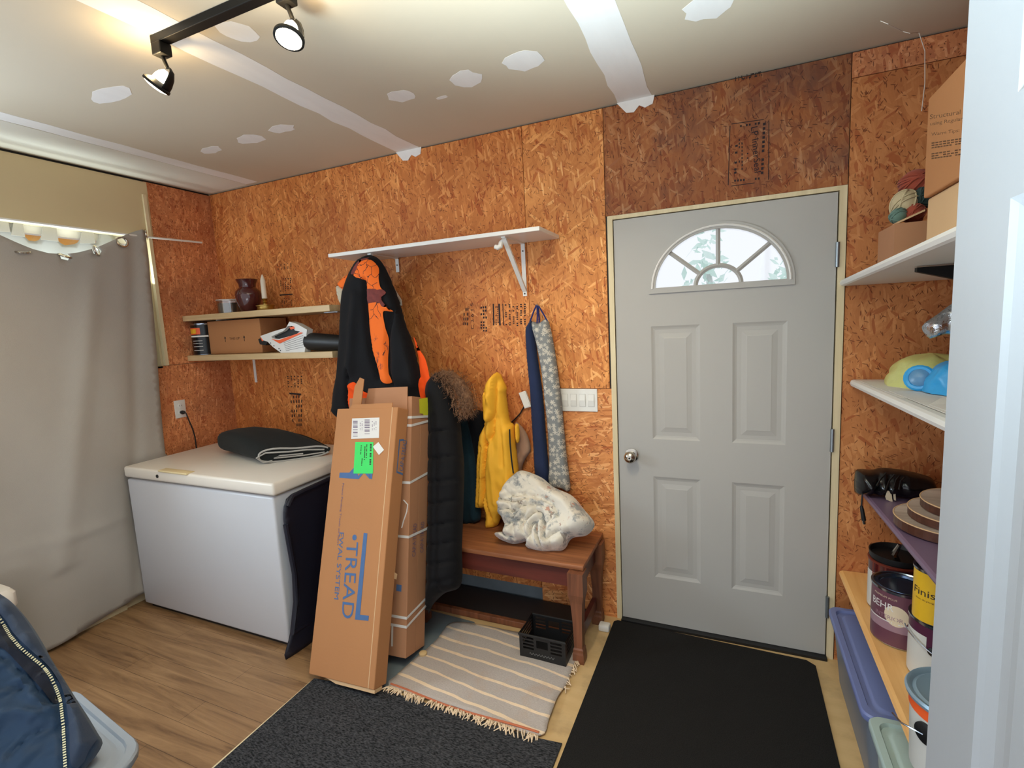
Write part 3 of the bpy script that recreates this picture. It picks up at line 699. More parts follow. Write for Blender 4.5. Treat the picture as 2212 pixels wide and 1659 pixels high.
# ================================================================ OUTSIDE
bx('ground', (-9, -9, -.5), (16, 14, -.4), 'snowy')
def tree(x, y, h, r, label):
    t = thing('leafy_tree', label, 'tree', (x, y, -.4))
    MB().tube([(x, y, -.4), (x+.1, y, h*.4), (x, y+.1, h*.8)], [.16, .12, .04], 8).build('trunk', 'bark', t)
    mb = MB()
    for i in range(150):
        a = R.uniform(0, 2*PI); zz = R.gauss(0, .4); q = Vector((x+math.cos(a)*r*R.random()*(1-abs(zz)*.6), y+math.sin(a)*r*R.random(), h*.72+zz*h*.55))
        u = Vector((R.uniform(-1, 1), R.uniform(-1, 1), R.uniform(-1, 1))).normalized(); w = u.orthogonal().normalized(); s = R.uniform(.06, .16)
        mb.face([q-u*s, q+w*s*.5, q+u*s, q-w*s*.5])
    stuff(mb.build('foliage', 'leaf', t, smooth=False))
tree(2.9, 7.6, 3.0, .45, 'pale green tree outside seen through the door window near its middle bar')
tree(4.3, 9.0, 2.5, .6, 'pale green tree outside seen at the hinge side of the door window')
pb = MB().box((-.62, -2.6, 2.27), (-.50, .3, 2.60)).build('porch_beam', 'siding', smooth=False); tag(pb, 'white painted porch beam outside the curtained window', 'beam')
pw = MB().box((-1.2, -1.5, -.4), (-1.1, .3, 2.44)).build('porch_board', 'orange_board', smooth=False); tag(pw, 'orange wooden boarding outside below the white porch beam', 'board')
# ================================================================ LEFT WALL: curtains, rod, outlet
FX = Frame((0.05, 0, 0), (0, 1, 0), (0, 0, 1), (1, 0, 0))
ct = thing('curtain', 'plain beige grommet curtain sagging on its rod beside the freezer', 'curtain', (.05, -.9, .03))
top = [(q.y, q.z) for q in on('x', .06, 312, 494, 290, 500, 262, 511, 235, 523, 205, 536, 170, 545, 140, 549, 105, 547, 70, 538, 40, 526, 0, 508)]
top = [(top[0][0], top[0][1])]+top[1:]+[(-1.30, 2.21), (-1.45, 2.18), (-1.60, 2.20), (-1.68, 2.215)]
grm = [(q.y, q.z) for q in on('x', .06, 263, 523, 207, 542, 139, 553, 48, 544)]
redge = [(q.y, q.z) for q in on('x', .05, 318, 560, 330, 690, 344, 850, 356, 985)]
rbot = [(-.47, .84), (-.55, .6), (-.66, .3), (-.76, .075)]
poly = redge+rbot+[(-1.0, .035), (-1.25, .02), (-1.5, .02), (-1.72, .02)]+top[::-1]
def cfold(y, z):
    t = min(1, max(0, (2.2-z)/2.2))
    d = .010*math.sin((y*1.0+z*.32)*15+.6)*t+.014*math.sin((y-z*.28)*9.)*min(1, t*1.4)
    d += .016*math.exp(-((y+.80+.22*(2.0-z))/.05)**2)*(z > .4)*min(1, (2.2-z)*2)+.018*noise.noise((y*3.2, z*2.0, 1.))*t
    d += .010*math.exp(-((z-.56-.25*(y+1.0)**2)/.02)**2)*math.exp(-((y+1.05)/.25)**2)
    d -= .012*math.exp(-((y+.60+.12*(1.9-z))/.035)**2)
    return d+.012
cl = sheet('curtain_cloth', 'curtain', FX, poly, cfold, h=.028, holes=[[(a+.025*math.cos(2*PI*i/12), b+.025*math.sin(2*PI*i/12)) for i in range(12)] for a, b in grm[:3]], parent=ct)
cl.location = (0, 0, 0)
for i, (a, b) in enumerate(grm+[(top[0][0]+.002, top[0][1]-.035)]):
    ax = ((1, .0, .15), (1, .9, .3), (.35, .25, 1), (.25, -.1, 1), (.6, 1, 0))[i]
    MB().torus((.05+cfold(a, b)+.002, a, b), ax, .027, .005, 22, 6).build('grommet', 'chrome', ct)
rod = thing('curtain_rod', 'thin white curtain rod ending past the corner of the window', 'rod', (.05, -.3, 2.2))
a, b = on('x', .05, 308, 511, 436, 524)
MB().tube([(.05, -1.75, a.z), a, b], .006, 10).build('rod', 'white_metal', rod)
MB().box((0, a.y+.012, a.z-.012), (.058, a.y+.022, a.z+.014)).build('rod_bracket', 'white_metal', rod)
# tab curtain hanging inside the window recess
FT = Frame((-.075, 0, 0), (0, 1, 0), (0, 0, 1), (1, 0, 0))
tp = lambda *p: [(q.y, q.z) for q in on('x', -.075, *p)]
tb = thing('tab_curtain', 'pale grey tab-top curtain in the window behind the beige one', 'curtain', (-.075, -.9, 1.45))
ttop = tp(212, 476, 214, 512, 205, 528, 198, 522, 196, 492, 178, 488, 177, 512, 165, 527, 140, 530, 125, 522, 118, 505, 117, 478, 95, 474, 93, 505, 82, 522, 62, 520, 48, 506, 45, 468, 31, 466, 30, 478, 18, 500, 12, 478, 10, 462, -8, 458)
tpoly = [(W1-.03, 1.47), (W1-.03, 2.05)]+[(W1-.04, 2.10)]+ttop+[(-1.36, 2.19), (-1.36, 1.47)]
sheet('curtain_cloth', 'tab_cloth', FT, tpoly, lambda y, z: .012*math.sin(y*42)*min(1, max(0, (2.14-z)*5)), h=.02, parent=tb)
for P_ in ((-14, 458, 12, 462, 20, 502, -20, 500), (30, 465, 45, 467, 52, 512, 22, 508), (94, 473, 117, 476, 124, 522, 86, 518), (178, 484, 196, 487, 204, 526, 170, 526)):
    MB().prism(tp(*P_), (-.068, 0, 0), (0, 1, 0), (0, 0, 1), (1, 0, 0), .004).build('curtain_tab', 'curtain', tb, smooth=False)
# outlet with the freezer plug
o0, o1 = on('x', 0, 374, 863, 401, 903)
ot = thing('outlet', 'white wall outlet above the freezer', 'outlet', (0, (o0.y+o1.y)/2, (o0.z+o1.z)/2)); oy, oz = -.392, 1.128
ot.location = (0, oy, oz)
MB().box((0, oy-.036, oz-.058), (.006, oy+.036, oz+.058), bev=.003).build('cover_plate', 'white_metal', ot)
for dz in (.022, -.022):
    s = MB().lathe([(.016, 0), (.016, .004), (.014, .005)], (.005, oy, oz+dz), 20, (1, 0, 0)).build('socket', 'white_metal', ot)
    mb = MB()
    for dy in (-.006, .006): mb.box((.0095, oy+dy-.001, oz+dz-.004), (.0106, oy+dy+.001, oz+dz+.005))
    mb.build('slot', 'black', s)
cdt = thing('power_cord', 'black plug and cord running from the outlet down behind the freezer', 'cord', (.03, oy, oz-.022))
MB().lathe([(.011, 0), (.013, .012), (.010, .028), (.005, .034)], (.011, oy, oz-.022), 14, (1, 0, 0)).build('plug', 'black', cdt)
MB().tube([(.040, oy, oz-.022), (.052, oy+.004, oz-.03), (.050, oy+.012, oz-.06), (.04, oy+.04, oz-.14), (.03, oy+.055, .93), (.03, oy+.055, .86), (.03, oy+.06, .60)], .0042, 7).build('cord', 'black', cdt)
# ================================================================ FREEZER
fz = thing('chest_freezer', 'white chest freezer against the corner under the wooden shelves', 'freezer', (.68, -.45, 0))
fz.rotation_euler = (0, 0, 0)
MB().box((.085, -.80, .022), (1.265, -.09, .792), bev=.012, seg=3).build('freezer_body', 'appliance', fz)
MB().box((.09, -.77, .79), (1.255, -.10, .806)).build('lid_gasket', plain('gasket', (176, 160, 136), .7), fz, smooth=False)
ld = MB().box((.088, -.812, .804), (1.288, -.08, .868), bev=.014, seg=3).build('freezer_lid', 'lid_white', fz)
MB().box((.42, -.819, .862), (.66, -.770, .873), bev=.004).build('lid_handle', plain('ivory', (226, 206, 160), .45), ld)
MB().lathe([(.010, 0), (.010, .003), (.006, .004)], (.40, -.812, .835), 16, (0, -1, 0)).build('lock', 'black', ld)
MB().box((.12, -.78, .0), (1.23, -.12, .024)).build('freezer_base', 'black', fz, smooth=False)
# folded pad on the lid
pd = thing('folded_mat', 'folded charcoal felt mat with pale binding on the freezer lid', 'mat', (.85, -.35, .869))
A = Vector((.905, -.575, .869)); B = Vector((1.17, -.30, .869)); wv = (B-A); Wd = wv.length; wv.normalize(); dv = Vector((-.84, .22, 0)).normalized()
def padring(s):
    ll = .60; out = []; W_ = Wd*(1+.10*math.sin(s*PI*.5)); hh = .080+.085*math.sin(min(1, s*1.1)*PI*.66)
    taper = 1 if s < .86 else math.sqrt(max(.02, 1-((s-.86)/.145)**2))
    for k in range(28):
        a = 2*PI*k/28; ca_, sa = math.cos(a), math.sin(a)
        x = .5+.5*math.copysign(abs(ca_)**.6, ca_); z = .5+.5*math.copysign(abs(sa)**.75, sa)
        h_ = hh*(1.05-.38*x+.05*math.sin(x*9+s*4)) if z > .5 else hh
        q = A+wv*((x-.5)*W_*(.35+.65*taper)+.5*Wd)+dv*(s*ll-.06*s*(1-x))
        out.append(Vector((q.x, q.y, .8705+z*h_*taper)))
    return out
MB().loft([padring(i/22) for i in range(23)]).build('felt_mat', 'char_cloth', pd, ang=60)
r0 = [p-dv*.004 for p in padring(0)]
cen = sum(r0, Vector())/28
MB().tube([p.lerp(cen, .02) for p in r0[2:27]], .0055, 6).build('binding', 'grey_bind', pd)
MB().tube([A+wv*(.18*Wd)-dv*.006+Vector((0, 0, .012)), A+wv*(.06*Wd)-dv*.012+Vector((0, 0, .010)), A-wv*.01-dv*.008+Vector((0, 0, .04)), A+wv*(.10*Wd)-dv*.008+Vector((0, 0, .062)), A+wv*(.40*Wd)-dv*.008+Vector((0, 0, .052)), A+wv*(.66*Wd)-dv*.008+Vector((0, 0, .050)), A+wv*(.9*Wd)-dv*.008+Vector((0, 0, .038))], .005, 6).build('binding', 'grey_bind', pd)
MB().tube([A+wv*(.90*Wd)-dv*.008+Vector((0, 0, .022)), A+wv*(.6*Wd)-dv*.008+Vector((0, 0, .020)), A+wv*(.2*Wd)-dv*.008+Vector((0, 0, .026)), A+wv*(.28*Wd)-dv*.008+Vector((0, 0, .036)), A+wv*(.6*Wd)-dv*.008+Vector((0, 0, .030))], .004, 6).build('binding', 'grey_bind', pd)
# black rubber mat leaning on the side of the freezer
mt = thing('cargo_mat', 'black rubber mat with raised rim leaning on the freezer side', 'mat', (1.34, -.6, 0))
FM = Frame((1.325, 0, 0), (0, 1, 0), (0, 0, 1), (1, 0, 0))
mp = [(-.775, .745), (-.74, .785), (-.66, .79), (-.45, .795), (-.28, .79), (-.24, .74), (-.24, .06), (-.30, .004), (-.55, .004), (-.80, .004), (-.875, .004), (-.83, .12), (-.785, .26), (-.775, .40), (-.785, .55), (-.79, .66)]
def mfold(y, z): return -.020+.03*math.exp(-(z/.16)**2)*math.sin((y+.9)*9)+.012*math.sin(z*4)
sheet('rubber_mat', 'rubber_navy', FM, mp, mfold, h=.03, thick=.008, sharp=False, parent=mt)
MB().tube([FM.w(y*.96-.02, .03+z*.955, mfold(y, z)+.010) for y, z in mp[:8]]+[FM.w(y, z, mfold(y, z)+.010) for y, z in mp[11:]], .013, 8).build('raised_rim', 'rubber_navy', mt)
# ================================================================ WOODEN SHELVES AND WHAT STANDS ON THEM
us = thing('wooden_shelf', 'upper pine board shelf holding the dark red vase', 'shelf', (.63, -.15, 1.69))
MB().box((.004, -.302, 1.694), (1.262, -.002, 1.730), bev=.003).build('shelf_board', 'pine', us, smooth=False)
ls = thing('wooden_shelf', 'lower pine board shelf holding the box and the power tool', 'shelf', (.63, -.15, 1.44))
MB().box((.004, -.302, 1.434), (1.252, -.002, 1.470), bev=.003).build('shelf_board', 'pine', ls, smooth=False)
def bracket(par, x, z, l, d, mat, w=.022):
    mb = MB(); mb.box((x-w/2, -d, z-.004), (x+w/2, -.001, z)); mb.box((x-w/2, -.004, z-l), (x+w/2, -.0005, z)); mb.build('bracket', mat, par, smooth=False)
bracket(ls, .25, 1.434, .18, .24, 'white_metal'); bracket(us, 1.19, 1.694, .06, .22, 'steel', .10); bracket(ls, 1.16, 1.434, .06, .22, 'steel', .10); bracket(us, .25, 1.694, .20, .24, 'white_metal')
ZU, ZL = 1.7305, 1.4705
js = thing('glass_jar', 'short clear glass jar at the corner end of the shelf', 'jar', (.265, -.15, ZU))
MB().lathe([(.070, 0), (.074, .004), (.076, .09), (.072, .09), (.070, .006), (.0, .005)], (.265, -.15, ZU), 32).build('jar', 'jar_glass', js)
MB().lathe([(.067, 0), (.068, .062), (0, .062)], (.265, -.15, ZU+.007), 28).build('jar_wax', plain('greyish_wax', (110, 98, 86), .5), js)
MB().torus((.265, -.15, ZU+.09), (0, 0, 1), .0745, .003, 32, 6).build('jar_rim', plain('white_rim', (206, 200, 194), .3), js)
vs = tag(MB().lathe([(a*.80, b) for a, b in [(.058, 0), (.062, .004), (.070, .02), (.092, .075), (.098, .110), (.090, .135), (.070, .150), (.062, .158), (.064, .178), (.078, .202), (.082, .208), (.078, .209), (.060, .178), (.058, .158), (.085, .12), (.05, .01), (0, .01)]], (.458, -.155, ZU), 40).build('vase', 'oxblood'), 'dark red glazed vase with flared lip on the upper shelf', 'vase')
cs = thing('candlestick', 'brass candlestick with a white candle beside the red vase', 'candlestick', (.60, -.155, ZU))
MB().lathe([(.048, 0), (.050, .003), (.050, .028), (.056, .032), (.056, .037), (.014, .040), (.010, .05), (.015, .058), (.010, .064), (.016, .074), (.019, .078), (.0, .078)], (.60, -.155, ZU), 32).build('candlestick_base', 'brass', cs)
MB().lathe([(.0155, .074), (.0150, .19), (.011, .205), (.005, .222), (.002, .228), (0, .229)], (.60, -.155, ZU), 20).build('candle', 'wax', cs)
# can, box and tool on the lower shelf
cn = thing('paint_can', 'black labelled stain can beside the box on the lower shelf', 'can', (.074, -.215, ZL))
MB().lathe([(.072, 0), (.074, .002), (.074, .198), (.076, .201), (.076, .206), (.069, .206), (.068, .200), (0, .184)], (.074, -.215, ZL), 36).build('can', 'can_metal', cn)
def band(par, c, r, z0, z1, a0, a1, mat, name='label_band', n=16, lift=.0006):
    mb = MB(); P = []
    for i in range(n+1):
        a = a0+(a1-a0)*i/n; P.append([(c[0]+(r+lift)*math.cos(a), c[1]+(r+lift)*math.sin(a), z) for z in (z0, z1)])
    vv = [[mb.bm.verts.new(p) for p in q] for q in P]
    for A_, B_ in zip(vv, vv[1:]): mb.bm.faces.new((A_[0], B_[0], B_[1], A_[1]))
    return mb.build(name, mat, par)
band(cn, (.074, -.215), .074, ZL+.004, ZL+.196, 0, 2*PI, 'gloss_black', 'label', 40)
for z0, z1, mt_, a0, a1 in ((.135, .178, 'orange', -2.6, -.9), (.142, .170, 'can_yellow', -2.2, -1.25), (.118, .128, 'paper', -2.6, -.3)): band(cn, (.074, -.215), .0746, ZL+z0, ZL+z1, a0, a1, mt_)
for z in (.03, .055, .075, .092): band(cn, (.074, -.215), .0746, ZL+z, ZL+z+.0025, -1.7, -.8, 'paper')
bxx = thing('cardboard_box', 'brown cardboard box marked with two arrows on the lower shelf', 'box', (.39, -.16, ZL))
bb = MB().box((.146, -.236, ZL+.001), (.628, -.03, ZL+.215), bev=.003).build('carton', 'card', bxx, smooth=False)
for s in (-1, 1):
    x = .39+s*.088
    MB().prism([(-.002, 0), (.002, 0), (.002, .022), (.009, .022), (0, .036), (-.009, .022), (-.002, .022)], (x, -.2365, ZL+.078), (1, 0, 0), (0, 0, 1), (0, -1, 0), .0006).build('printed_arrow', 'ink_black', bxx, smooth=False)
text('THIS UP', 'ink_brown', bxx, (.39, -.2367, ZL+.090), (1, 0, 0), (0, 0, 1), .095, .016, align='C')
# cordless tool: white housing with a handle opening, orange trim, dark nozzle
tl = thing('cordless_blower', 'white and orange cordless power tool with black nozzle on the shelf', 'power tool', (.80, -.2, ZL))
FTl = wallF(-.2900)
def tpx(*p): return FTl.px(p)
hb = tpx(562, 726, 590, 716, 618, 708, 625, 695, 640, 699, 663, 712, 658, 761, 608, 763, 590, 750, 578, 738, 568, 735)
hole = tpx(586, 727, 612, 715, 622, 704, 632, 704, 637, 714, 648, 716, 640, 722, 612, 730, 600, 733, 588, 731)
plate(MB(), hb, [hole], lambda u, v: Vector((u, -.2900, v)), .045, (0, 1, 0)).build('housing', 'tool_white', tl, smooth=False)
def onface(name, mat, px, d=.003):
    MB().prism(tpx(*px), (0, -.2905, 0), (1, 0, 0), (0, 0, 1), (0, -1, 0), d).build(name, mat, tl, smooth=False)
onface('orange_trim', 'orange', (587, 732, 602, 735, 650, 718, 655, 719, 605, 742))
onface('trigger', 'orange', (626, 707, 635, 705, 637, 710, 629, 712))
MB().prism(hole, (0, -.2650, 0), (1, 0, 0), (0, 0, 1), (0, 1, 0), .03).build('grip_lining', 'black', tl, smooth=False)
mb = MB()
for i in range(6):
    a, b = tpx(613+i, 741+i*3.4, 655, 725+i*5)
    mb.prism([a, b, (b[0], b[1]+.0022), (a[0], a[1]+.0022)], (0, -.2905, 0), (1, 0, 0), (0, 0, 1), (0, -1, 0), .001)
mb.build('vent_slots', plain('slot_grey', (120, 120, 120), .6), tl, smooth=False)
for q in ((585, 741), (592, 747), (603, 753), (606, 757)):
    u, v = tpx(*q)[0]; MB().lathe([(.0035, 0), (.0035, .001)], (u, -.2908, v), 8, (0, -1, 0)).build('screw', 'black', tl)
MB().prism(tpx(556, 733, 566, 728, 576, 740, 572, 746, 560, 744), (0, -.2850, 0), (1, 0, 0), (0, 0, 1), (0, 1, 0), .05).build('battery', 'black', tl, smooth=False)
MB().prism(tpx(562, 730, 570, 728, 573, 734, 565, 737), (0, -.2870, 0), (1, 0, 0), (0, 0, 1), (0, 1, 0), .04).build('battery_latch', 'orange', tl, smooth=False)
u, v = tpx(660, 738)[0]
MB().tube([(u-.01, -.2500, v), (u+.05, -.2500, v-.005), (u+.18, -.2400, v-.014), (u+.265, -.2350, v-.02)], [.050, .052, .046, .040], 20).build('nozzle', 'black', tl)
# ================================================================ WHITE SHELF WITH TRIANGULAR BRACKETS
wsf = thing('white_shelf', 'long white shelf above the coats with two triangular brackets', 'shelf', (1.89, -.14, 1.975))
MB().box((1.272, -.286, 1.986), (2.512, -.002, 2.005), bev=.002).build('shelf_board', 'white', wsf, smooth=False)
for x in (1.523, 2.315):
    b_ = MB(); w = .011
    b_.box((x-w, -.25, 1.980), (x+w, -.001, 1.986)); b_.box((x-w, -.007, 1.715 if x > 2 else 1.905), (x+w, -.001, 1.986))
    if x < 2: b_.box((x-w, -.007, 1.712), (x+w, -.001, 1.745))
    a, c = Vector((0, -.236, 1.978)), Vector((0, -.008, 1.742)); dd = (c-a).normalized(); nn = Vector((0, dd.z, -dd.y))*.006
    b_.prism([(a.y+nn.y, a.z+nn.z), (c.y+nn.y, c.z+nn.z), (c.y-nn.y, c.z-nn.z), (a.y-nn.y, a.z-nn.z)], (x-w, 0, 0), (0, 1, 0), (0, 0, 1), (1, 0, 0), 2*w)
    br = b_.build('bracket', 'white_metal', wsf, smooth=False)
    for z in (1.727, 1.945): MB().lathe([(.004, 0), (.004, .0015)], (x, -.0075, z), 10, (0, -1, 0)).build('screw', 'black', br)
    MB().tube([(x-.012, -.222, 1.974), (x-.022, -.228, 1.962), (x-.024, -.232, 1.945), (x-.036, -.236, 1.940), (x-.05, -.236, 1.946)], [.009, .011, .013, .013, .011], 10).build('hook', 'white_metal', br)
# ================================================================ LEANING CARTONS
def boxframe(ax, ay, az, yaw, lean, rl):
    e = Vector((math.cos(yaw), math.sin(yaw), 0)); n = Vector((-math.sin(yaw), math.cos(yaw), 0)); z = Vector((0, 0, 1))
    u = z*math.cos(lean)+n*math.sin(lean); nn = n*math.cos(lean)-z*math.sin(lean)
    return Vector((ax, ay, az)), e*math.cos(rl)+u*math.sin(rl), -e*math.sin(rl)+u*math.cos(rl), nn
def fm(O, e, u, n):
    m4 = Matrix.Identity(4)
    for j in range(3): m4[j][0], m4[j][1], m4[j][2], m4[j][3] = e[j], u[j], n[j], O[j]
    return m4
A, e, u, n = boxframe(1.541, -.941, .034, -.011, .326, .049); w1, L1_, t1 = .372, 1.225, .086
c1 = thing('shipping_carton', 'long brown stair tread carton leaning in front with green label', 'box', (1.72, -.9, 0))
F4 = fm(A, e, u, n)
MB().box((0, 0, 0), (w1, L1_, t1), F4, bev=.004).build('carton_body', 'card', c1, smooth=False)
def onbox(*px): return onp(A, n, *px)
# open flaps at the top
mb = MB(); mb.prism([(.10, L1_-.002), (w1-.005, L1_-.002), (w1-.015, L1_+.115), (.115, L1_+.115)], A+n*(t1-.004), e, u, n, .004)
mb.build('back_flap', 'card_dk', c1, smooth=False)
MB().prism([(0.055, L1_-.004), (.115, L1_-.004), (.118, L1_+.155), (.09, L1_+.165), (.062, L1_+.12)], A+n*(t1*.45), e, u, n, .004).build('side_flap', 'card', c1, smooth=False)
MB().prism([(.075, L1_-.004), (w1-.035, L1_-.004), (w1-.035, L1_+.022), (.09, L1_+.018)], A+n*.002, e, u, n, .004).build('front_flap', 'card', c1, smooth=False)
MB().prism([(.16, -.014), (w1+.002, -.014), (w1+.002, .0), (.10, .0)], A+n*.004, e, u, n, .05).build('bottom_flap', 'card_lt', c1, smooth=False)
MB().prism([(w1*.993-.03, 0.), (w1*.993-.026, 0.), (w1*.993-.026, L1_), (w1*.993-.03, L1_)], A-n*.0005, e, u, n, .001).build('fold_crease', 'card_lt', c1, smooth=False)
def run(body, p, q, h, mat, **k):   # printing that runs down the carton from pixel p to pixel q
    a, b = onbox(*p, *q); d = b-a
    return text(body, mat, c1, a-n*.0008, d, e, d.length, h, **k)
run('TREAD', (750, 1170), (738, 1334), .066, 'ink_blue')
run('EWAL SYSTEM', (734, 1150), (722, 1294), .026, 'ink_blue')
run('Patent Pending Treads on Stairs', (739, 1044), (727, 1178), .014, 'ink_violet')
q = onbox(766, 1161)[0]; MB().lathe([(.013, 0), (.013, .0006)], q-n*.0012, 14, tuple(n)).build('printed_mark', 'ink_blue', c1)
def pol(px, mat, name='printed_mark', lift=.0008, par=None, d=.0005):
    pts = onbox(*px); mb = MB(); P = [((p-A).dot(e), (p-A).dot(u)) for p in pts]
    return mb.prism(P, A-n*lift, e, u, -n, d).build(name, mat, par or c1, smooth=False)
pol((786, 1151, 794, 1152, 778, 1328, 797, 1330, 796, 1341, 767, 1338), 'ink_blue')
pol((776, 1035, 733, 1032, 734, 1021, 755, 1021, 765, 1010, 772, 1022), 'ink_blue')
for p_ in ((770, 1033, 780, 1022, 786, 1022, 776, 1034), (788, 1022, 795, 1022, 803, 1034, 798, 1034), (797, 1022, 805, 1022, 804, 1036, 799, 1030)): pol(p_, 'ink_blue', lift=.0010)
sl_ = pol((761, 904, 820, 902, 819, 946, 759, 948), 'paper', 'shipping_label')
def lab_bars(x0, x1, y0, y1, k, par):
    pts = onbox(x0, y0, x1, y0, x1, y1, x0, y1); mb = MB()
    for i in range(k):
        if R.random() < .35: continue
        t0, t1_ = i/k, (i+R.uniform(.35, .9))/k
        a, b = pts[0].lerp(pts[3], t0), pts[0].lerp(pts[3], t1_); c, d = pts[1].lerp(pts[2], t0), pts[1].lerp(pts[2], t1_)
        mb.face([p-n*.0017 for p in (a, b, d, c)])
    mb.build('barcode', 'ink_violet', par, smooth=False)
lab_bars(763, 773, 908, 944, 26, sl_); lab_bars(788, 799, 905, 938, 26, sl_)
for x in (778, 782, 804, 808, 812): lab_bars(x, x+1.5, 910, 930, 9, sl_)
gl = pol((768, 955, 807, 955, 806, 1023, 764, 1023), 'green_paper', 'green_label', lift=.0012)
for x, y0, y1, h in ((800, 959, 1005, .010), (792, 960, 992, .006), (788, 962, 994, .006), (780, 962, 982, .006), (782, 990, 1006, .006)):
    a, b = onbox(x, y0, x-1.5, y1); mb = MB(); dd = (b-a); k = 14
    for i in range(k):
        if R.random() < .2: continue
        p0, p1 = a+dd*(i/k), a+dd*((i+.75)/k); mb.face([p0-n*.002, p1-n*.002, p1+e*h-n*.002, p0+e*h-n*.002])
    mb.build('printed_lines', 'ink_black', gl, smooth=False)
pol((806, 965, 818, 955, 830, 972, 819, 983), 'paper', 'white_sticker', lift=.0016)
# carton side: logo
S0 = A+e*w1
def onside(*px): return onp(S0, e, *px)
a, b = onside(870, 1018, 879, 952)
dd = b-a
text('CAP·A·TREAD', 'ink_blue', c1, a+e*.0010, dd, e.cross(dd), dd.length, .030)
P = onside(862, 949, 872, 948, 872, 952, 864, 953, 858, 1018, 870, 1022, 870, 1027, 856, 1021)
mb = MB(); mb.face([p+e*.0009 for p in P]); mb.build('printed_mark', 'ink_blue', c1, smooth=False)
P = onside(852, 1236, 858, 1240, 856, 1252, 851, 1250); mb = MB(); mb.face([p+e*.001 for p in P]); mb.build('torn_patch', 'card_lt', c1, smooth=False)
# strapped bundle behind
A2, e2, u2, n2 = boxframe(1.538, -.736, .040, .012, .234, .043); w2, L2_ = .388, 1.225
c2 = thing('strapped_cartons', 'two long brown cartons strapped together with white bands', 'boxes', (1.73, -.66, 0))
F5 = fm(A2, e2, u2, n2)
k1 = MB().box((0, 0, 0), (w2, L2_, .080), F5, bev=.003).build('carton', 'card_dk', c2, smooth=False)
k2 = MB().box((.006, .0, .083), (w2-.002, L2_-.004, .163), F5, bev=.003).build('carton', 'card_dk', c2, smooth=False)
def wrap(b, off, sl=0., wd=.012):
    mb = MB(); o = .0022; P = [(-o, -o), (w2+o, -o), (w2+o, .163+o), (-o, .163+o)]
    cor = [(0, 0), (1, 0), (1, 1), (0, 1)]; V = []
    for (x, z), c in zip(P, cor):
        V.append([mb.bm.verts.new(F5 @ Vector((x, b+sl*c[0]+off*c[1]+q, z))) for q in (0, wd)])
    for i in range(4): A_, B_ = V[i], V[(i+1) % 4]; mb.bm.faces.new((A_[0], B_[0], B_[1], A_[1]))
    o_ = mb.build('strap', 'strap', c2, smooth=False); md = o_.modifiers.new('thickness', 'SOLIDIFY'); md.thickness = .0015
for b, off, sl in ((1.115, .012, .0), (1.085, .03, -.01), (.80, .04, 0), (.545, .015, 0), (.175, .045, .0), (.135, .05, .0)): wrap(b, off, sl)
S2 = A2+e2*w2
def onside2(*px): return [p+e2*.0012 for p in onp(S2, e2, *px)]
def onfront2(*px): return [p-n2*.0012 for p in onp(A2, n2, *px)]
P = onside2(905, 862, 925, 858, 928, 903, 914, 901, 914, 894, 906, 893); mb = MB(); mb.face(P)
lab(mb.build('yellow_label', 'yellow_label', c2, smooth=False), 'yellow sticker near the top')
for px in ((897, 1201, 900, 1130), (914, 1192, 916, 1126)):
    a, b = onside2(*px); dd = b-a; text('CAP·A·TREAD', 'ink_violet', c2, a, dd, e2.cross(dd), dd.length, .030)
P = onfront2(857, 1262, 868, 1264, 867, 1278, 856, 1276); mb = MB(); mb.face(P); mb.build('printed_mark', 'ink_blue', c2, smooth=False)
P = onfront2(846, 1348, 850, 1348, 849, 1396, 845, 1396); mb = MB(); mb.face(P); mb.build('paper_label', 'paper', c2, smooth=False)
MB().tube(onfront2(872, 1080, 881, 1090, 879, 1105, 872, 1125, 868, 1140), .003, 6).build('strap_end', 'strap', c2)
# ================================================================ COATS
FC = wallF(-.245); FCf = wallF(-.31)
hj = thing('hunting_jacket', 'black jacket with blaze orange camouflage panels hanging from the white shelf', 'jacket', (1.5, -.1, 1.1))
out = FC.px([797, 551, 822, 563, 843, 603, 862, 653, 876, 702, 890, 738, 905, 795, 918, 848, 920, 900, 860, 930, 790, 930, 752, 915, 722, 890, 722, 872, 725, 840, 733, 800, 737, 740, 739, 690, 741, 650, 746, 622, 758, 590, 776, 561])
f_ = lambda *p: FCf.px(p)
PB = Pillow(FC, out, .072, .10, h=.013, back=.7, amp=.012, ns=6., folds=[
    (f_(789, 606, 793, 700, 800, 760, 815, 815), -.03, .016), (f_(843, 672, 836, 737, 838, 800, 846, 832), -.025, .016),
    (f_(770, 640, 762, 720, 758, 800), .022, .03), (f_(828, 600, 870, 720, 890, 830), .02, .03), (f_(756, 830, 790, 845, 850, 852), .015, .02), (f_(754, 800, 749, 860, 752, 900), -.03, .012)])
PB.build('jacket_body', 'black_quilt', hj)
def patch(name, mat, px, base, par, F=FC, h=.010, sharp=False, d=.003, Fp=None):
    Pp = Pillow(F, (Fp or FCf).px(px), d, .006, h=h, sharp=sharp, base=base, thick=.004); return Pp.build(name, mat, par)
patch('camo_panel', 'camo', [768, 596, 773, 573, 784, 562, 797, 561, 811, 577, 817, 601, 822, 621, 832, 632, 823, 637, 826, 655, 843, 673, 829, 673, 832, 703, 836, 737, 835, 773, 837, 805, 845, 827, 826, 822, 811, 785, 801, 742, 795, 708, 791, 665, 794, 621, 785, 604], PB, hj)
patch('camo_brown', 'camo_dark', [793, 624, 822, 624, 832, 633, 824, 642, 827, 652, 836, 664, 824, 662, 818, 654, 792, 657], PB, hj, d=.006)  # purple-brown part of the camouflage print
patch('camo_brown', 'camo_dark', [760, 592, 766, 575, 777, 560, 792, 556, 778, 568, 771, 590], PB, hj, d=.006)  # purple strip of the print at the collar
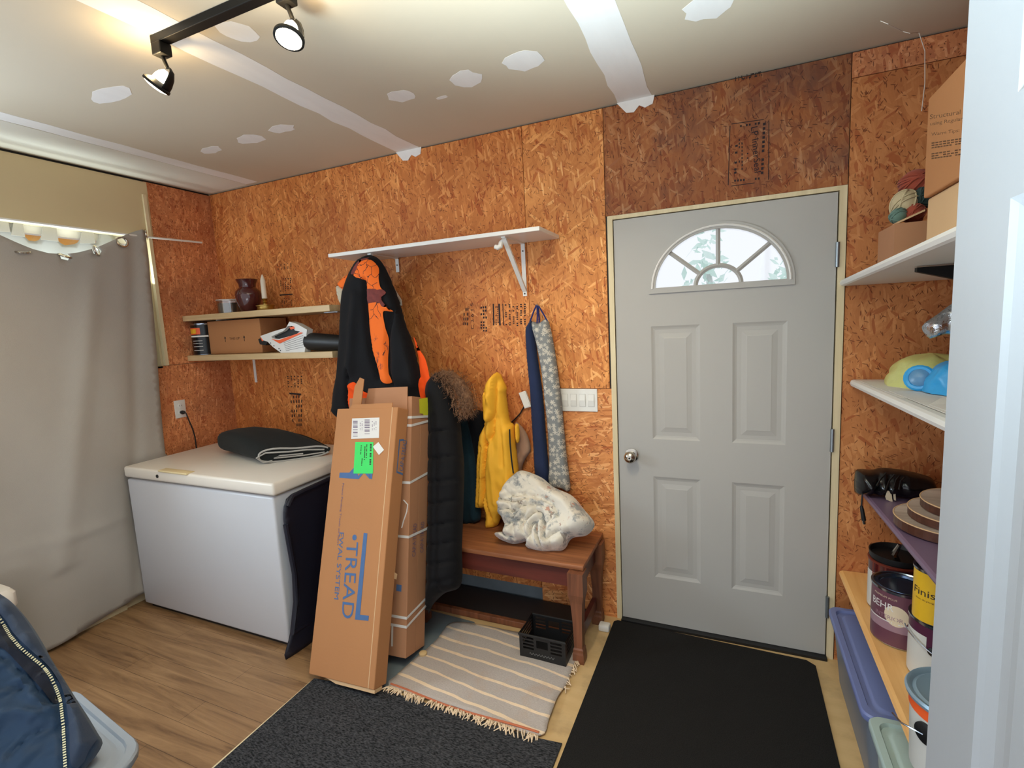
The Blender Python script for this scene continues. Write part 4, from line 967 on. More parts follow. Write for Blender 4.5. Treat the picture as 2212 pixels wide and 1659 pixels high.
patch('orange_lining', 'orange_cloth', [879, 728, 893, 757, 907, 783, 917, 836, 917, 868, 903, 866, 894, 809, 890, 773], PB, hj)
patch('orange_lining', 'orange_cloth', [756, 838, 770, 824, 786, 840, 805, 850, 830, 860, 800, 880, 756, 880], PB, hj)
Pillow(FC, FC.px([730, 613, 757, 589, 764, 600, 756, 625, 748, 630]), .02, .02, h=.01, back=.6).build('camo_flap', 'camo', hj)
lab(Pillow(FC, FC.px([727, 618, 745, 628, 744, 662, 737, 660, 729, 640]), .012, .012, h=.009, back=.6).build('cuff', plain('plaid_cream', (196, 184, 160), .9, var=.4, nscale=90.), hj), 'cream striped cuff')
# black parka with fur trimmed hood
FP = Frame((0, -.185-1.33*.30, 0), (1, 0, 0), (0, .30, 1), (0, -1, .30))
pk = thing('parka', 'long black quilted parka with brown fur trimmed hood', 'coat', (1.8, -.15, .12))
out = FP.px([953, 803, 941, 812, 929, 828, 925, 850, 929, 880, 930, 940, 930, 1010, 930, 1100, 928, 1200, 925, 1322, 936, 1305, 960, 1282, 996, 1262, 998, 1180, 1001, 1100, 1003, 1010, 998, 950, 994, 905, 986, 868, 975, 828, 965, 808])
g_ = lambda *p: FP.px(p)
ribs = [(g_(918, y+4, 960, y, 1006, y-6), -.014, .008) for y in (935, 990, 1040, 1085, 1130, 1172, 1212, 1250)]
PK = Pillow(FP, out, .10, .10, h=.013, back=.30, amp=.010, ns=8., folds=ribs+[(g_(958, 900, 962, 1000, 960, 1270), -.012, .010)])
PK.build('parka_body', 'black_quilt', pk)
# fur: tapering strands around the hood opening
mb = MB(); arcp = [FP.w(*p) for p in FP.px([958, 806, 978, 812, 996, 830, 1008, 852, 1014, 874, 1018, 890])]
for i in range(2600):
    s = R.random()*(len(arcp)-1); k = min(int(s), len(arcp)-2); p = arcp[k].lerp(arcp[k+1], s-k); tq = s/(len(arcp)-1)
    wd = .018+.040*math.sin(tq*PI*.85+.25)
    c = p+Vector((R.uniform(-1, 1)*wd, 0, R.uniform(-1, 1)*wd*.6)); c.y -= R.uniform(-.03, .10)
    d = Vector((R.gauss(.35, .6), R.gauss(-.45, .5), R.gauss(.05, .7)-tq*.7)).normalized(); ln = R.uniform(.018, .042)
    sd = d.orthogonal().normalized()*.0011; s2_ = d.cross(sd).normalized()*.0011; v0, v1, v2, v3 = [mb.bm.verts.new(q) for q in (c+sd, c-sd*.5+s2_, c-sd*.5-s2_, c+d*ln)]
    mb.bm.faces.new((v0, v1, v3)); mb.bm.faces.new((v1, v2, v3)); mb.bm.faces.new((v2, v0, v3))
stuff(mb.build('fur_trim', 'fur', pk))
MB().tube([(p.x, p.y-.02, p.z) for p in arcp], [.018, .030, .036, .036, .032, .02], 10).build('fur_roll', 'fur', pk)
FT2 = wallF(-.09)
tq_ = thing('teal_coat', 'dark teal coat hanging between the parka and the yellow raincoat', 'coat', (1.98, -.06, .5))
Pillow(FT2, FT2.px([990, 902, 1004, 898, 1012, 915, 1022, 965, 1031, 1030, 1038, 1112, 1032, 1126, 1004, 1134, 985, 1136, 985, 1000]), .05, .05, back=.9, amp=.01, folds=[(FT2.px([1010, 930, 1018, 1030, 1020, 1120]), -.012, .012)]).build('coat_body', 'teal_cloth', tq_)
FD = wallF(-.05)
dc = thing('dark_coat', 'black garment showing behind the teal coat next to the yellow raincoat', 'coat', (2.02, -.03, .8))
Pillow(FD, FD.px([1004, 895, 1020, 888, 1034, 886, 1048, 894, 1046, 925, 1038, 970, 1036, 1040, 1034, 1090, 1022, 1090, 1010, 1000]), .04, .04, back=.9, amp=.008).build('coat_body', 'black_cloth', dc)
# yellow raincoat
FY = wallF(-.10)
yc = thing('yellow_raincoat', 'yellow hooded raincoat hanging on the wall above the bench', 'coat', (2.15, -.1, .45))
y_ = lambda *p: FY.px(p)
YO = y_(1072, 804, 1080, 810, 1087, 824, 1094, 842, 1092, 850, 1095, 876, 1099, 905, 1104, 916, 1109, 918, 1111, 940, 1115, 985, 1119, 1023, 1116, 1060, 1100, 1090, 1083, 1112, 1077, 1132, 1066, 1138, 1052, 1135, 1050, 1098, 1031, 1095, 1030, 1060, 1032, 1010, 1037, 945, 1047, 920, 1051, 885, 1050, 842, 1059, 820)
YF = [(y_(1058, 830, 1064, 860, 1072, 880), -.018, .008), (y_(1080, 815, 1079, 870, 1075, 930, 1060, 960), -.020, .008), (y_(1052, 880, 1056, 920, 1058, 960, 1055, 1000, 1051, 1060, 1050, 1100), -.035, .009),
      (y_(1084, 900, 1092, 940, 1094, 1000), -.012, .008), (y_(1052, 1030, 1060, 1080, 1072, 1130), -.022, .008), (y_(1046, 960, 1041, 1010, 1038, 1090), -.018, .007), (y_(1066, 950, 1072, 1020, 1078, 1080), .012, .012), (y_(1100, 930, 1104, 1000, 1102, 1060), .010, .012), (y_(1068, 850, 1068, 900, 1060, 940), .014, .012)]
PY = Pillow(FY, YO, .06, .05, h=.010, back=1., amp=.010, ns=14., folds=YF)
PY.build('coat_body', 'yellow_rubber', yc)
hoodp = Pillow(FY, y_(1071, 806, 1078, 812, 1080, 850, 1078, 890, 1070, 905, 1058, 900, 1053, 880, 1052, 845, 1060, 822), .028, .025, h=.010, base=PY, thick=.02, folds=[(y_(1058, 840, 1062, 870, 1070, 890), -.012, .007)])
hoodp.build('hood', 'yellow_rubber', yc)
Pillow(FY, y_(1112, 918, 1121, 919, 1122, 952, 1115, 955), .02, .015, h=.008, back=.9).build('sleeve', 'yellow_rubber', yc)
MB().tube([FY.w(q[0], q[1], .062) for q in y_(1111, 922, 1112, 950, 1115, 985, 1119, 1015)], .004, 6).build('zipper_edge', 'black', yc)
# beige net bag behind
FB = wallF(-.03)
bg = tag(Pillow(FB, FB.px([1113, 915, 1124, 918, 1137, 935, 1145, 958, 1146, 975, 1136, 990, 1128, 1010, 1124, 1040, 1117, 1020, 1112, 960]), .022, .025, back=1., amp=.012, ns=24., h=.009).build('net_bag', 'beige_cloth'), 'limp beige net bag hanging behind the yellow raincoat', 'bag')
# little white sensor with black lead
wd = thing('wall_sensor', 'small white plastic box with black lead on the wall above the net bag', 'sensor', (2.295, -.02, 1.17))
a, b, c = on('y', -.012, 1123, 848, 1138, 843, 1132, 882); ux = (b-a).normalized(); uy = (Vector((c-a))).normalized(); uy = (uy-ux*uy.dot(ux)).normalized()
MB().prism([(-.004, 0), (.036, 0), (.040, .09), (.0, .09)], a+Vector((0, .010, 0)), ux, uy, (0, -1, 0), .022, bev=.004).build('sensor_case', 'white_metal', wd, smooth=False)
MB().tube(on('y', -.014, 1133, 877, 1124, 893, 1112, 906, 1103, 914)+[Vector((2.17, -.02, 1.0))], .004, 6).build('lead', 'black', wd)
# hanging draught stoppers
FN = wallF(-.04); FG = wallF(-.055)
nv = thing('draft_stopper', 'long navy cloth tube hanging from a cord beside the snowflake one', 'draft stopper', (2.38, -.04, .7))
Pillow(FN, FN.px([1135, 716, 1139, 702, 1146, 694, 1152, 698, 1160, 760, 1172, 850, 1180, 950, 1187, 1046, 1172, 1045, 1157, 1030, 1151, 950, 1145, 850, 1138, 770]), .032, .03, back=.9, h=.010).build('cloth_tube', 'navy_cloth', nv)
MB().tube(on('y', -.04, 1144, 698, 1152, 675, 1159, 659, 1162, 660, 1165, 690, 1163, 712), .004, 6).build('hanging_loop', 'blue_cord', nv)
MB().tube(on('y', -.0, 1160, 657)+on('y', -.045, 1160, 659), .003, 6).build('nail', 'steel', nv)
sn = thing('draft_stopper', 'long grey snowflake patterned cloth tube hanging beside the light switch', 'draft stopper', (2.46, -.055, .7))
PS = Pillow(FG, FG.px([1148, 698, 1165, 697, 1180, 688, 1187, 700, 1194, 730, 1203, 787, 1211, 850, 1219, 930, 1225, 992, 1232, 1058, 1214, 1056, 1187, 1047, 1186, 1000, 1183, 930, 1176, 860, 1169, 800, 1159, 745]), .032, .03, back=.8, h=.010, folds=[(FG.px([1150, 705, 1170, 704, 1184, 696]), -.01, .006)])
PS.build('cloth_tube', 'snow', sn)
MB().tube(on('y', -.06, 1160, 702, 1161, 680, 1160, 660, 1164, 662, 1176, 682, 1182, 694), .004, 6).build('hanging_loop', 'blue_cord', sn)
# four-gang switch plate
sw = thing('light_switch', 'white four gang light switch plate beside the entrance door', 'switch', (2.58, 0, 1.166))
MB().box((2.484, -.007, 1.108), (2.684, 0, 1.226), bev=.003).build('cover_plate', 'white_metal', sw, smooth=False)
for i in range(4):
    x = 2.484+.029+i*.0465
    MB().box((x-.0165, -.0085, 1.134), (x+.0165, -.005, 1.200)).build('switch_surround', plain('switch_grey', (196, 194, 190), .5) if i == 0 else bpy.data.materials['switch_grey'], sw, smooth=False)
    MB().prism([(-.0085, 1.136), (-.0135, 1.167), (-.0095, 1.198), (-.006, 1.198), (-.006, 1.136)], (x-.0148, 0, 0), (0, 1, 0), (0, 0, 1), (1, 0, 0), .0296).build('rocker', 'white_metal', sw, smooth=False)
# ================================================================ BENCH, BLANKET, CRATE, RUGS
bn = thing('bench', 'low worn wooden bench with dark red apron under the coats', 'bench', (2.24, -.2, 0))
MB().box((1.74, -.395, .446), (2.695, -.012, .470), bev=.005).build('bench_top', 'bench_top', bn)
ap = MB(); ap.box((1.77, -.378, .352), (2.672, -.358, .447)); ap.box((1.77, -.045, .352), (2.672, -.025, .447)); ap.box((2.655, -.358, .352), (2.675, -.045, .447)); ap.box((1.77, -.358, .352), (1.79, -.045, .447))
ap.build('apron', 'bench_dark', bn, smooth=False)
def leg(x, y):
    mb = MB(); P = [(.036, .445), (.036, .34), (.028, .30), (.022, .20), (.020, .10), (.0195, .075), (.024, .068), (.024, .055), (.026, .045), (.027, .015), (.025, 0)]
    mb.loft([[Vector((x+a*h_, y+b*h_, z)) for a, b in ((-1, -1), (1, -1), (1, 1), (-1, 1))] for h_, z in P]); mb.build('leg', 'bench_leg', bn, smooth=False)
for p in ((2.664, -.395), (2.672, -.075), (1.785, -.36), (1.785, -.045)): leg(*p)
MB().box((2.650, -.345, .09), (2.672, -.10, .15)).build('stretcher', 'bench_dark', bn, smooth=False)
pl = thing('floor_board', 'dark low board with reddish front edge lying under the bench', 'board', (2.1, -.13, 0))
MB().box((1.70, -.235, .001), (2.60, -.015, .026)).build('board', plain('dark_board', (48, 46, 46), .6, var=.2), pl, smooth=False)
MB().box((1.70, -.262, .001), (2.60, -.236, .034), bev=.003).build('front_edge', 'bench_leg', pl, smooth=False)
# blanket
bz = Vector((0, .20, .33)).normalized(); bnm = Vector((0, -.33, .20)).normalized()
FBk = Frame((2.4, -.265, .50), (1, 0, 0), bz, bnm)
b_ = lambda *p: FBk.px(p)
BO = b_(1135, 1019, 1169, 1031, 1196, 1052, 1236, 1071, 1262, 1101, 1283, 1127, 1281, 1142, 1266, 1157, 1236, 1163, 1218, 1187, 1197, 1191, 1176, 1193, 1150, 1188, 1139, 1182, 1141, 1168, 1128, 1172, 1109, 1175, 1092, 1170, 1075, 1161, 1080, 1150, 1094, 1146, 1090, 1123, 1079, 1108, 1083, 1075, 1098, 1049, 1117, 1030)
def crump(Q):
    o = []
    for q in Q:
        x, y = q[0], q[1]
        lo = min(1, max(0, (.25-y-.75*max(0, x-.0))/.10))
        p = Vector((x*13., y*15., 1.7)); p = p+noise.noise_vector(p*.6)*.5
        d1 = noise.voronoi(p)[0]
        ph = y*62+6.5*noise.noise((x*5, y*4, 6.))+x*6+2.2*noise.noise((x*16, y*12, 9.)); ph2 = x*40+4.*noise.noise((x*5, y*9, 3.))+1.9*math.floor(ph/PI)
        dome = math.sqrt(abs(math.sin(ph)))*(.30+.70*math.sqrt(abs(math.sin(ph2))))
        sw = math.sin(x*22-y*30+3*noise.noise((x*4, y*4, 1.)))
        o.append(.058*dome*lo-.03*lo + (.010*sw+.03*noise.noise((x*5, y*5, 2.)))*(1-lo*.7))
    return np.array(o)
BL = Pillow(FBk, BO, .085, .045, h=.0065, back=.55, extra=crump, folds=[(b_(1085, 1085, 1130, 1072, 1175, 1080, 1205, 1095, 1215, 1120), -.022, .009), (b_(1180, 1060, 1225, 1090, 1255, 1130), .015, .02)])
blk = tag(BL.build('blanket', 'fleece'), 'crumpled white leaf-print fleece blanket heaped on the bench', 'blanket')
# crate
cr = thing('plastic_crate', 'small black slotted plastic basket on the rug by the bench leg', 'basket', (2.50, -.38, 0))
X0, X1, Y0, Y1, Z0, Z1 = 2.395, 2.622, -.475, -.305, .014, .128
hl = []
for i in range(4): hl.append([(X0+.018, Z0+.045+i*.017), (X0+.072, Z0+.045+i*.017), (X0+.072, Z0+.055+i*.017), (X0+.018, Z0+.055+i*.017)])
for i in range(4): hl.append([(X1-.072, Z0+.045+i*.017), (X1-.018, Z0+.045+i*.017), (X1-.018, Z0+.055+i*.017), (X1-.072, Z0+.055+i*.017)])
hl.append([(X0+.085, Z0+.06), (X1-.085, Z0+.06), (X1-.085, Z0+.098), (X0+.085, Z0+.098)])
plate(MB(), [(X0, Z0), (X1, Z0), (X1, Z1), (X0, Z1)], hl, lambda a, c: Vector((a, Y0, c)), .005, (0, 1, 0)).build('front_panel', 'black', cr, smooth=False)
plate(MB(), [(X0, Z0), (X1, Z0), (X1, Z1), (X0, Z1)], hl, lambda a, c: Vector((a, Y1-.005, c)), .005, (0, 1, 0)).build('back_panel', 'black', cr, smooth=False)
for x in (X0, X1-.005):
    hs = [[(Y0+.02, Z0+.045+i*.017), (Y1-.02, Z0+.045+i*.017), (Y1-.02, Z0+.055+i*.017), (Y0+.02, Z0+.055+i*.017)] for i in range(4)]
    plate(MB(), [(Y0+.005, Z0), (Y1-.005, Z0), (Y1-.005, Z1), (Y0+.005, Z1)], hs, lambda a, c, x=x: Vector((x, a, c)), .005, (1, 0, 0)).build('side_panel', 'black', cr, smooth=False)
MB().box((X0+.005, Y0+.005, Z0), (X1-.005, Y1-.005, Z0+.005)).build('bottom_panel', 'black', cr, smooth=False)
MB().tube([(X0, Y0, Z1), (X1, Y0, Z1), (X1, Y1, Z1), (X0, Y1, Z1)], .006, 8, closed=True).build('rim', 'black', cr)
MB().tube([(X0+.05+i*.0045, Y0-.001, Z0+.026+.006*math.sin(i*1.9)) for i in range(28)], .0012, 5).build('embossed_script', plain('worn_grey', (120, 120, 120), .6), cr)
# mats, rug
def slab(name, poly, z0, z1, mat, parent=None, bev=.002): return MB().prism(poly, (0, 0, z0), *XY, z1-z0, bev=bev).build(name, mat, parent, smooth=False)
tag(slab('door_mat', [(2.738, -2.4), (2.748, -.05), (2.765, -.034), (3.62, -.058), (3.652, -.085), (3.660, -2.4)], .001, .009, 'mat_smooth'), 'smooth black carpet mat in front of the entrance door', 'mat')
tag(slab('runner_mat', [(1.575, -2.4), (1.558, -.928), (1.92, -.876), (2.62, -.882), (2.730, -.868), (2.733, -2.4)], .001, .009, 'mat_rib'), 'ribbed charcoal carpet runner in front of the leaning cartons', 'mat')
tag(slab('floor_mat', [(1.60, -.90), (1.60, -.30), (1.76, -.275), (2.05, -.29), (2.09, -.33), (2.09, -.42), (1.96, -.60), (1.93, -.86)], .0005, .003, 'grey_paint'), 'thin blue grey sheet on the floor under the rug and cartons', 'mat')
rg = thing('rag_rug', 'faded striped rag rug with frayed fringe below the bench', 'rug', (2.27, -.6, .003))
ed = [(1.918, -.849), (1.912, -.80), (1.925, -.70), (1.938, -.60), (1.946, -.50), (1.940, -.42), (1.950, -.35), (2.05, -.325), (2.20, -.316), (2.40, -.305), (2.60, -.30), (2.650, -.33), (2.648, -.44), (2.656, -.56), (2.644, -.66), (2.648, -.78), (2.640, -.868), (2.45, -.868), (2.28, -.860), (2.10, -.856)]
vv, ff, _ = mesh2d(ed, .02); mb = MB(); zf = lambda a, b: .0095+.0035*noise.noise((a*7, b*9, 1.))+.003*math.sin(a*9+b*14)
tv = [mb.bm.verts.new((q[0], q[1], zf(*q))) for q in vv]
for t in ff: mb.bm.faces.new([tv[i] for i in t])
ro = mb.build('rug_weave', 'rug', rg); md = ro.modifiers.new('thickness', 'SOLIDIFY'); md.thickness = .006; md.offset = -1
bd = MB(); pts = [(x, -.851-.008*math.sin(x*9)-.018*(x-1.92)/.72, .0155) for x in np.linspace(1.925, 2.635, 40)]
bd.tube(pts, .0045, 6); bd.build('red_edging', plain('rust_yarn', (188, 108, 76), .9), rg)
fb = MB()
for i in range(150):
    x = R.uniform(1.92, 2.645); y = -.853-.018*(x-1.92)/.72; l = R.uniform(.015, .045); a = R.gauss(0, .5)
    fb.tube([(x, y, .011), (x+a*l*.4, y-l*.5, .017+R.random()*.004), (x+a*l, y-l, .0115)], [.0025, .003, .002], 4)
for i in range(26):
    y = R.uniform(-.60, -.36); l = R.uniform(.01, .03); x = 2.648
    fb.tube([(x, y, .010), (x+l*.5, y-R.uniform(0, .02), .016), (x+l, y-R.uniform(0, .03), .009)], [.0025, .003, .002], 4)
stuff(fb.build('fringe', plain('fringe_yarn', (224, 200, 170), .95), rg))
tag(MB().box((2.69, -.15, .001), (2.745, -.105, .035), bev=.008).build('plastic_clip', 'white'), 'little white plastic block on the floor beside the door frame', 'block')
tag(MB().lathe([(.016, 0), (.019, .004), (.019, .014), (.012, .018), (0, .018)], (1.95, -.625, .011), 16).build('wood_plug', plain('tan_cork', (206, 176, 128), .8)), 'tan round plug lying beside the foot of the strapped cartons', 'plug')
# ================================================================ SHELVES BESIDE THE DOOR
def rshelf(name, label, x, za, zb, th, mat, y1=-1.75, y0=-.004, x1=4.098):
    t = thing(name, label, 'shelf', ((x+x1)/2, -.8, za))
    k = (zb-za)/1.1
    mb = MB(); r = th*.45
    prof = [(x1, -th), (x1, 0), (x+r, 0), (x+r*.3, -r*.3), (x, -th*.5), (x+r*.3, -th+r*.3), (x+r, -th)]
    mb.loft([[Vector((a, y, za+b-k*y)) for a, b in prof] for y in (y0, y1)])
    mb.build('shelf_board', mat, t, smooth=False); return t
R1 = rshelf('white_side_shelf', 'white shelf above eye level holding cartons beside the door', 3.712, 1.688, 1.728, .027, 'white')
R2 = rshelf('white_side_shelf', 'white shelf at chest height holding papers and plastic bags', 3.758, 1.275, 1.308, .030, 'white', y0=-.012)
R3 = rshelf('purple_side_shelf', 'glossy purple shelf holding the black bundle and wooden boards', 3.798, .819, .869, .022, 'purple')
PLK = rshelf('plank_shelf', 'light orange wood plank shelf holding the paint cans', 3.742, .430, .433, .030, 'plank')
for sh, z, in ((R1, 1.66), (R2, 1.245)):
    for y in (-.62, -1.40):
        MB().prism([(0, 0), (-.30, 0), (-.30, -.012), (-.02, -.10), (0, -.10)], (4.097, y, z-.036*y-.002), (1, 0, 0), (0, 0, 1), (0, -1, 0), .022).build('shelf_bracket', 'black_metal', sh, smooth=False)
z1 = lambda y: 1.688-.0364*y+.001
z2 = lambda y: 1.275-.03*y+.001
z3 = lambda y: .819-.0455*y+.001
# cartons on the top shelf
zt = z1(-.6)
lc = thing('torn_carton', 'pale torn cardboard carton under the printed one', 'box', (3.96, -.75, zt))
MB().box((3.825, -.93, zt+.012), (4.085, -.60, zt+.165), bev=.006).build('carton', 'card_lt', lc, smooth=False)
MB().prism([(0, 0), (.02, .01), (.014, .05), (.03, .09), (.012, .12), (.025, .155), (.006, .16), (-.006, .10), (.004, .06)], (3.822, -.932, zt+.006), (1, 0, 0), (0, 0, 1), (0, -1, 0), .003).build('torn_edge', 'card_lt', lc, smooth=False)
uc = thing('printed_carton', 'tall brown carton with printed text on top of the torn one', 'box', (3.96, -.75, zt+.17))
cz0, cz1 = zt+.167, zt+.44
MB().box((3.815, -.945, cz0), (4.085, -.60, cz1), bev=.004).build('carton', 'card', uc, smooth=False)
def cpt(px, py): return on('y', -.9455, px, py)[0]
for body, p, q, h in (('Structural', (2008, 258), (2073, 234), .010), ('using Regular', (2009, 274), (2078, 250), .010), ('Warm Tips:', (2011, 297), (2070, 275), .010)):
    a, b = cpt(*p), cpt(*q); text(body, 'ink_brown', uc, (a.x, -.946, a.z), (1, 0, .0), (0, 0, 1), (b-a).length, h)
mb = MB()
for i, y in enumerate((309, 314, 319, 332, 337, 342)):
    a = cpt(2012, y+2); L_ = .085-.02*(i % 3 == 2)
    for j in range(12):
        if R.random() < .15: continue
        x0 = a.x+L_*j/12; mb.face([(x0, -.946, a.z), (x0+L_/15, -.946, a.z), (x0+L_/15, -.946, a.z+.003), (x0, -.946, a.z+.003)])
mb.build('printed_lines', 'ink_brown', uc, smooth=False)
ob = thing('open_carton', 'small open cardboard carton full of yarn balls on the top shelf', 'box', (3.91, -.42, z1(-.4)))
z0 = z1(-.4)+.012
bp = MB()
zr = 1.838
for a, b in (((3.792, -.42, z0), (3.796, -.22, zr)), ((4.02, -.42, z0), (4.024, -.22, zr)), ((3.796, -.42, z0), (4.02, -.416, zr)), ((3.796, -.224, z0), (4.02, -.22, zr)), ((3.796, -.416, z0), (4.02, -.224, z0+.004))): bp.box(a, b)
bp.build('carton', 'card_dk', ob, smooth=False)
MB().prism([(0, 0), (.07, .03), (.07, .036), (0, .006)], (3.80, -.42, zr), (1, 0, 0), (0, 0, 1), (0, 1, 0), .06).build('carton_flap', 'card_lt', ob, smooth=False)
def yarn(x, y, z, r, mat, label, sc=(1, 1, 1)):
    t = thing('yarn_ball', label, 'yarn ball', (x, y, z-r), 'yarn balls in the open carton')
    mb = MB().ball((x, y, z), r*.94, 18, sc); mb.build('core', mat, t)
    w = MB()
    for k in range(7):
        ax = Vector((R.uniform(-1, 1), R.uniform(-1, 1), R.uniform(-1, 1))).normalized(); u_ = ax.orthogonal().normalized(); v_ = ax.cross(u_)
        w.tube([Vector((x, y, z))+Vector([((u_*math.cos(2*PI*i/24)+v_*math.sin(2*PI*i/24))*r*.97+ax*r*.12*(k-3)/3)[j]*sc[j] for j in range(3)]) for i in range(24)], r*.07, 5, closed=True)
    w.build('strand', mat, t)
def yb(px, py, y, r, mat, label, sc=(1, 1, 1)):
    q = on('y', y, px, py)[0]; yarn(q.x, q.y, q.z, r, mat, label, sc)
yb(1940, 466, -.36, .026, 'yarn_green', 'small grey green yarn ball at the corner of the open carton')
yb(1955, 443, -.33, .042, 'yarn_cream', 'cream yarn ball lying on the smaller balls', (1, 1, 1.2))
yb(1978, 396, -.30, .048, 'yarn_red', 'rust red yarn ball on top of the pile beside the printed carton')
yb(1992, 428, -.33, .036, 'yarn_dark', 'dark green yarn ball beside the printed carton')
yb(1973, 462, -.35, .034, 'yarn_red', 'reddish yarn ball resting on the carton flap')
# chest-height shelf
pp = thing('paper_sheets', 'loose white paper sheets spread along the white shelf edge', 'papers', (3.95, -.6, z2(-.6)))
for i, (a, b, dz) in enumerate(((-.10, -.62, .001), (-.45, -1.05, .003), (-.72, -1.30, .005))):
    mb = MB(); ys = np.linspace(a, b, 9)
    L_ = [[Vector((3.778+.01*i, y, z2(y)+dz)), Vector((4.05, y, z2(y)+dz+.002*i))] for y in ys]
    if i == 2: L_[0][0].x += .05; L_[0][0].z += .012
    V = [[mb.bm.verts.new(p) for p in q] for q in L_]
    for A_, B_ in zip(V, V[1:]): mb.bm.faces.new((A_[0], A_[1], B_[1], B_[0]))
    o_ = mb.build('paper_sheet', 'paper', pp, smooth=False); o_.modifiers.new('thickness', 'SOLIDIFY').thickness = .0012
def mound(cx_, cy_, z_, rx, ry, h_, seed, n=40, m_=14, pw=.6):
    mb = MB(); rg_ = []
    for j in range(m_+1):
        t = j/m_; rr_ = (1-t**2.2)**.5 if t < 1 else .0
        row = []
        for i in range(n):
            a = 2*PI*i/n; w = 1+.16*noise.noise((math.cos(a)*1.6, math.sin(a)*1.6, seed+t*1.5))+.10*noise.noise((math.cos(a)*4, math.sin(a)*4, seed+t*4))
            row.append(Vector((cx_+math.cos(a)*rx*rr_*w, cy_+math.sin(a)*ry*rr_*w, z_+h_*t*(1+.12*noise.noise((math.cos(a)*2, math.sin(a)*2, seed+9))*(t < 1)))))
        rg_.append(row)
    return mb.loft(rg_)
tag(mound(3.955, -.26, z2(-.26)+.002, .125, .17, .115, 1.).build('plastic_bag', 'yellow_bag'), 'pale yellow plastic bag slumped behind the blue one', 'bag')
bgx = thing('plastic_bag', 'bright blue plastic bag with clear window on the white shelf', 'bag', (3.92, -.5, z2(-.5)))
mound(3.945, -.52, z2(-.52)+.008, .085, .095, .10, 4.).build('bag_body', 'blue_bag', bgx)
MB().torus((3.866, -.46, z2(-.46)+.046), (-.5, -1, .35), .034, .010, 20, 8).build('bag_ring', 'blue_bag', bgx)
MB().lathe([(.034, -.008), (.034, .006), (.026, .012), (0, .014)], (3.869, -.458, z2(-.46)+.046), 24, (-.5, -1, .35)).build('window', 'blue_box', bgx)
FF = Frame((3.98, -.66, 1.29), (1, 0, 0), (0, -.05, 1), (0, -1, 0))
fp = FF.px([1989, 704, 2022, 678, 2055, 653, 2100, 622, 2130, 700, 2130, 850, 2080, 855, 2066, 760, 2050, 722, 2012, 730, 2001, 728])
tag(Pillow(FF, fp, .03, .02, h=.008, back=.6, amp=.03, ns=28.).build('foil_bag', 'foil'), 'shiny silver foil bag propped behind the yellow bag', 'bag')
# purple shelf: black bundle with cable
bu = thing('black_bundle', 'glossy black bundle with laces and dangling cable on the purple shelf', 'bundle', (3.88, -.12, z3(-.1)))
FU = Frame((0, -.125, 0), (1, 0, 0), (0, 0, 1), (0, -1, 0)); zz = z3(-.14)
bo = FU.px([1847, 1022, 1858, 1014, 1885, 1016, 1905, 1011, 1940, 1014, 1985, 1023, 2018, 1038, 2016, 1085, 1975, 1098, 1935, 1090, 1890, 1076, 1862, 1072, 1846, 1066])
bo = [(a, max(b, zz+.002)) for a, b in bo]
Pillow(FU, bo, .085, .06, h=.009, back=.9, amp=.02, ns=16., folds=[(FU.px([1895, 1018, 1885, 1045, 1884, 1070]), -.02, .006), (FU.px([1915, 1018, 1905, 1045, 1903, 1075]), -.02, .006)]).build('bundle_body', 'gloss_black', bu)
for q in ((1880, 1032, 1890, 1022, 1905, 1012), (1898, 1043, 1908, 1026, 1922, 1016), (1914, 1038, 1922, 1024, 1934, 1017), (1925, 1040, 1932, 1026, 1944, 1020)):
    MB().tube([p+Vector((0, -.06-.02*i, 0)) for i, p in enumerate(on('y', -.14, *q)[::-1])], .0035, 6).build('lace', 'gloss_black', bu)
MB().prism(FU.px([1904, 1046, 1912, 1044, 1914, 1062, 1916, 1070, 1902, 1064, 1900, 1058]), (0, -.205, 0), (1, 0, 0), (0, 0, 1), (0, -1, 0), .003).build('metal_buckle', 'cream', bu, smooth=False)
MB().prism(FU.px([1916, 1050, 1921, 1051, 1922, 1066, 1918, 1065]), (0, -.205, 0), (1, 0, 0), (0, 0, 1), (0, -1, 0), .003).build('metal_buckle', 'cream', bu, smooth=False)
cb = on('y', -.185, 1863, 1066, 1862, 1080, 1861, 1094)
MB().tube(cb, .003, 7).build('cable', 'black', bu)
c0, c1_ = on('y', -.185, 1861, 1093, 1866, 1124); MB().tube([c0, c0.lerp(c1_, .25), c1_], [.005, .007, .008], 10).build('cable_plug', 'black', bu)
c2_ = on('y', -.185, 1867, 1132)[0]; MB().tube([c1_, c2_], [.006, .005], 8).build('plug_tip', 'chrome', bu)
# stacked rounded boards
def dboard(x0, y0, y1, z, th, label):
    t = thing('wooden_board', label, 'board', ((x0+4.08)/2, (y0+y1)/2, z), 'rounded wooden boards on the purple shelf')
    r = (y0-y1)/2; yc_ = (y0+y1)/2; pts = [(4.08, y1), (4.08, y0)]+[(x0+r-r*math.sin(PI*i/20), yc_+r*math.cos(PI*i/20)) for i in range(21)]
    slab('board_body', pts, z, z+th, 'board_edge', t, bev=0.)
    slab('veneer', [(x0+r+(p[0]-x0-r)*.985, p[1]) for p in pts], z+th, z+th+.002, 'board_top', t, bev=0.)
    MB().tube([(p[0], p[1], z+th+.001) for p in pts[2:]], .0022, 6).build('pale_edge', 'card_lt', t)
zb = z3(-.66)+.014
dboard(3.806, -.35, -.66, zb-.012, .030, 'lowest and widest of the rounded wooden boards on the purple shelf')
dboard(3.842, -.37, -.65, zb+.022, .026, 'middle one of the three stacked rounded wooden boards')
dboard(3.878, -.36, -.635, zb+.052, .026, 'topmost rounded wooden board under the small cream blocks')
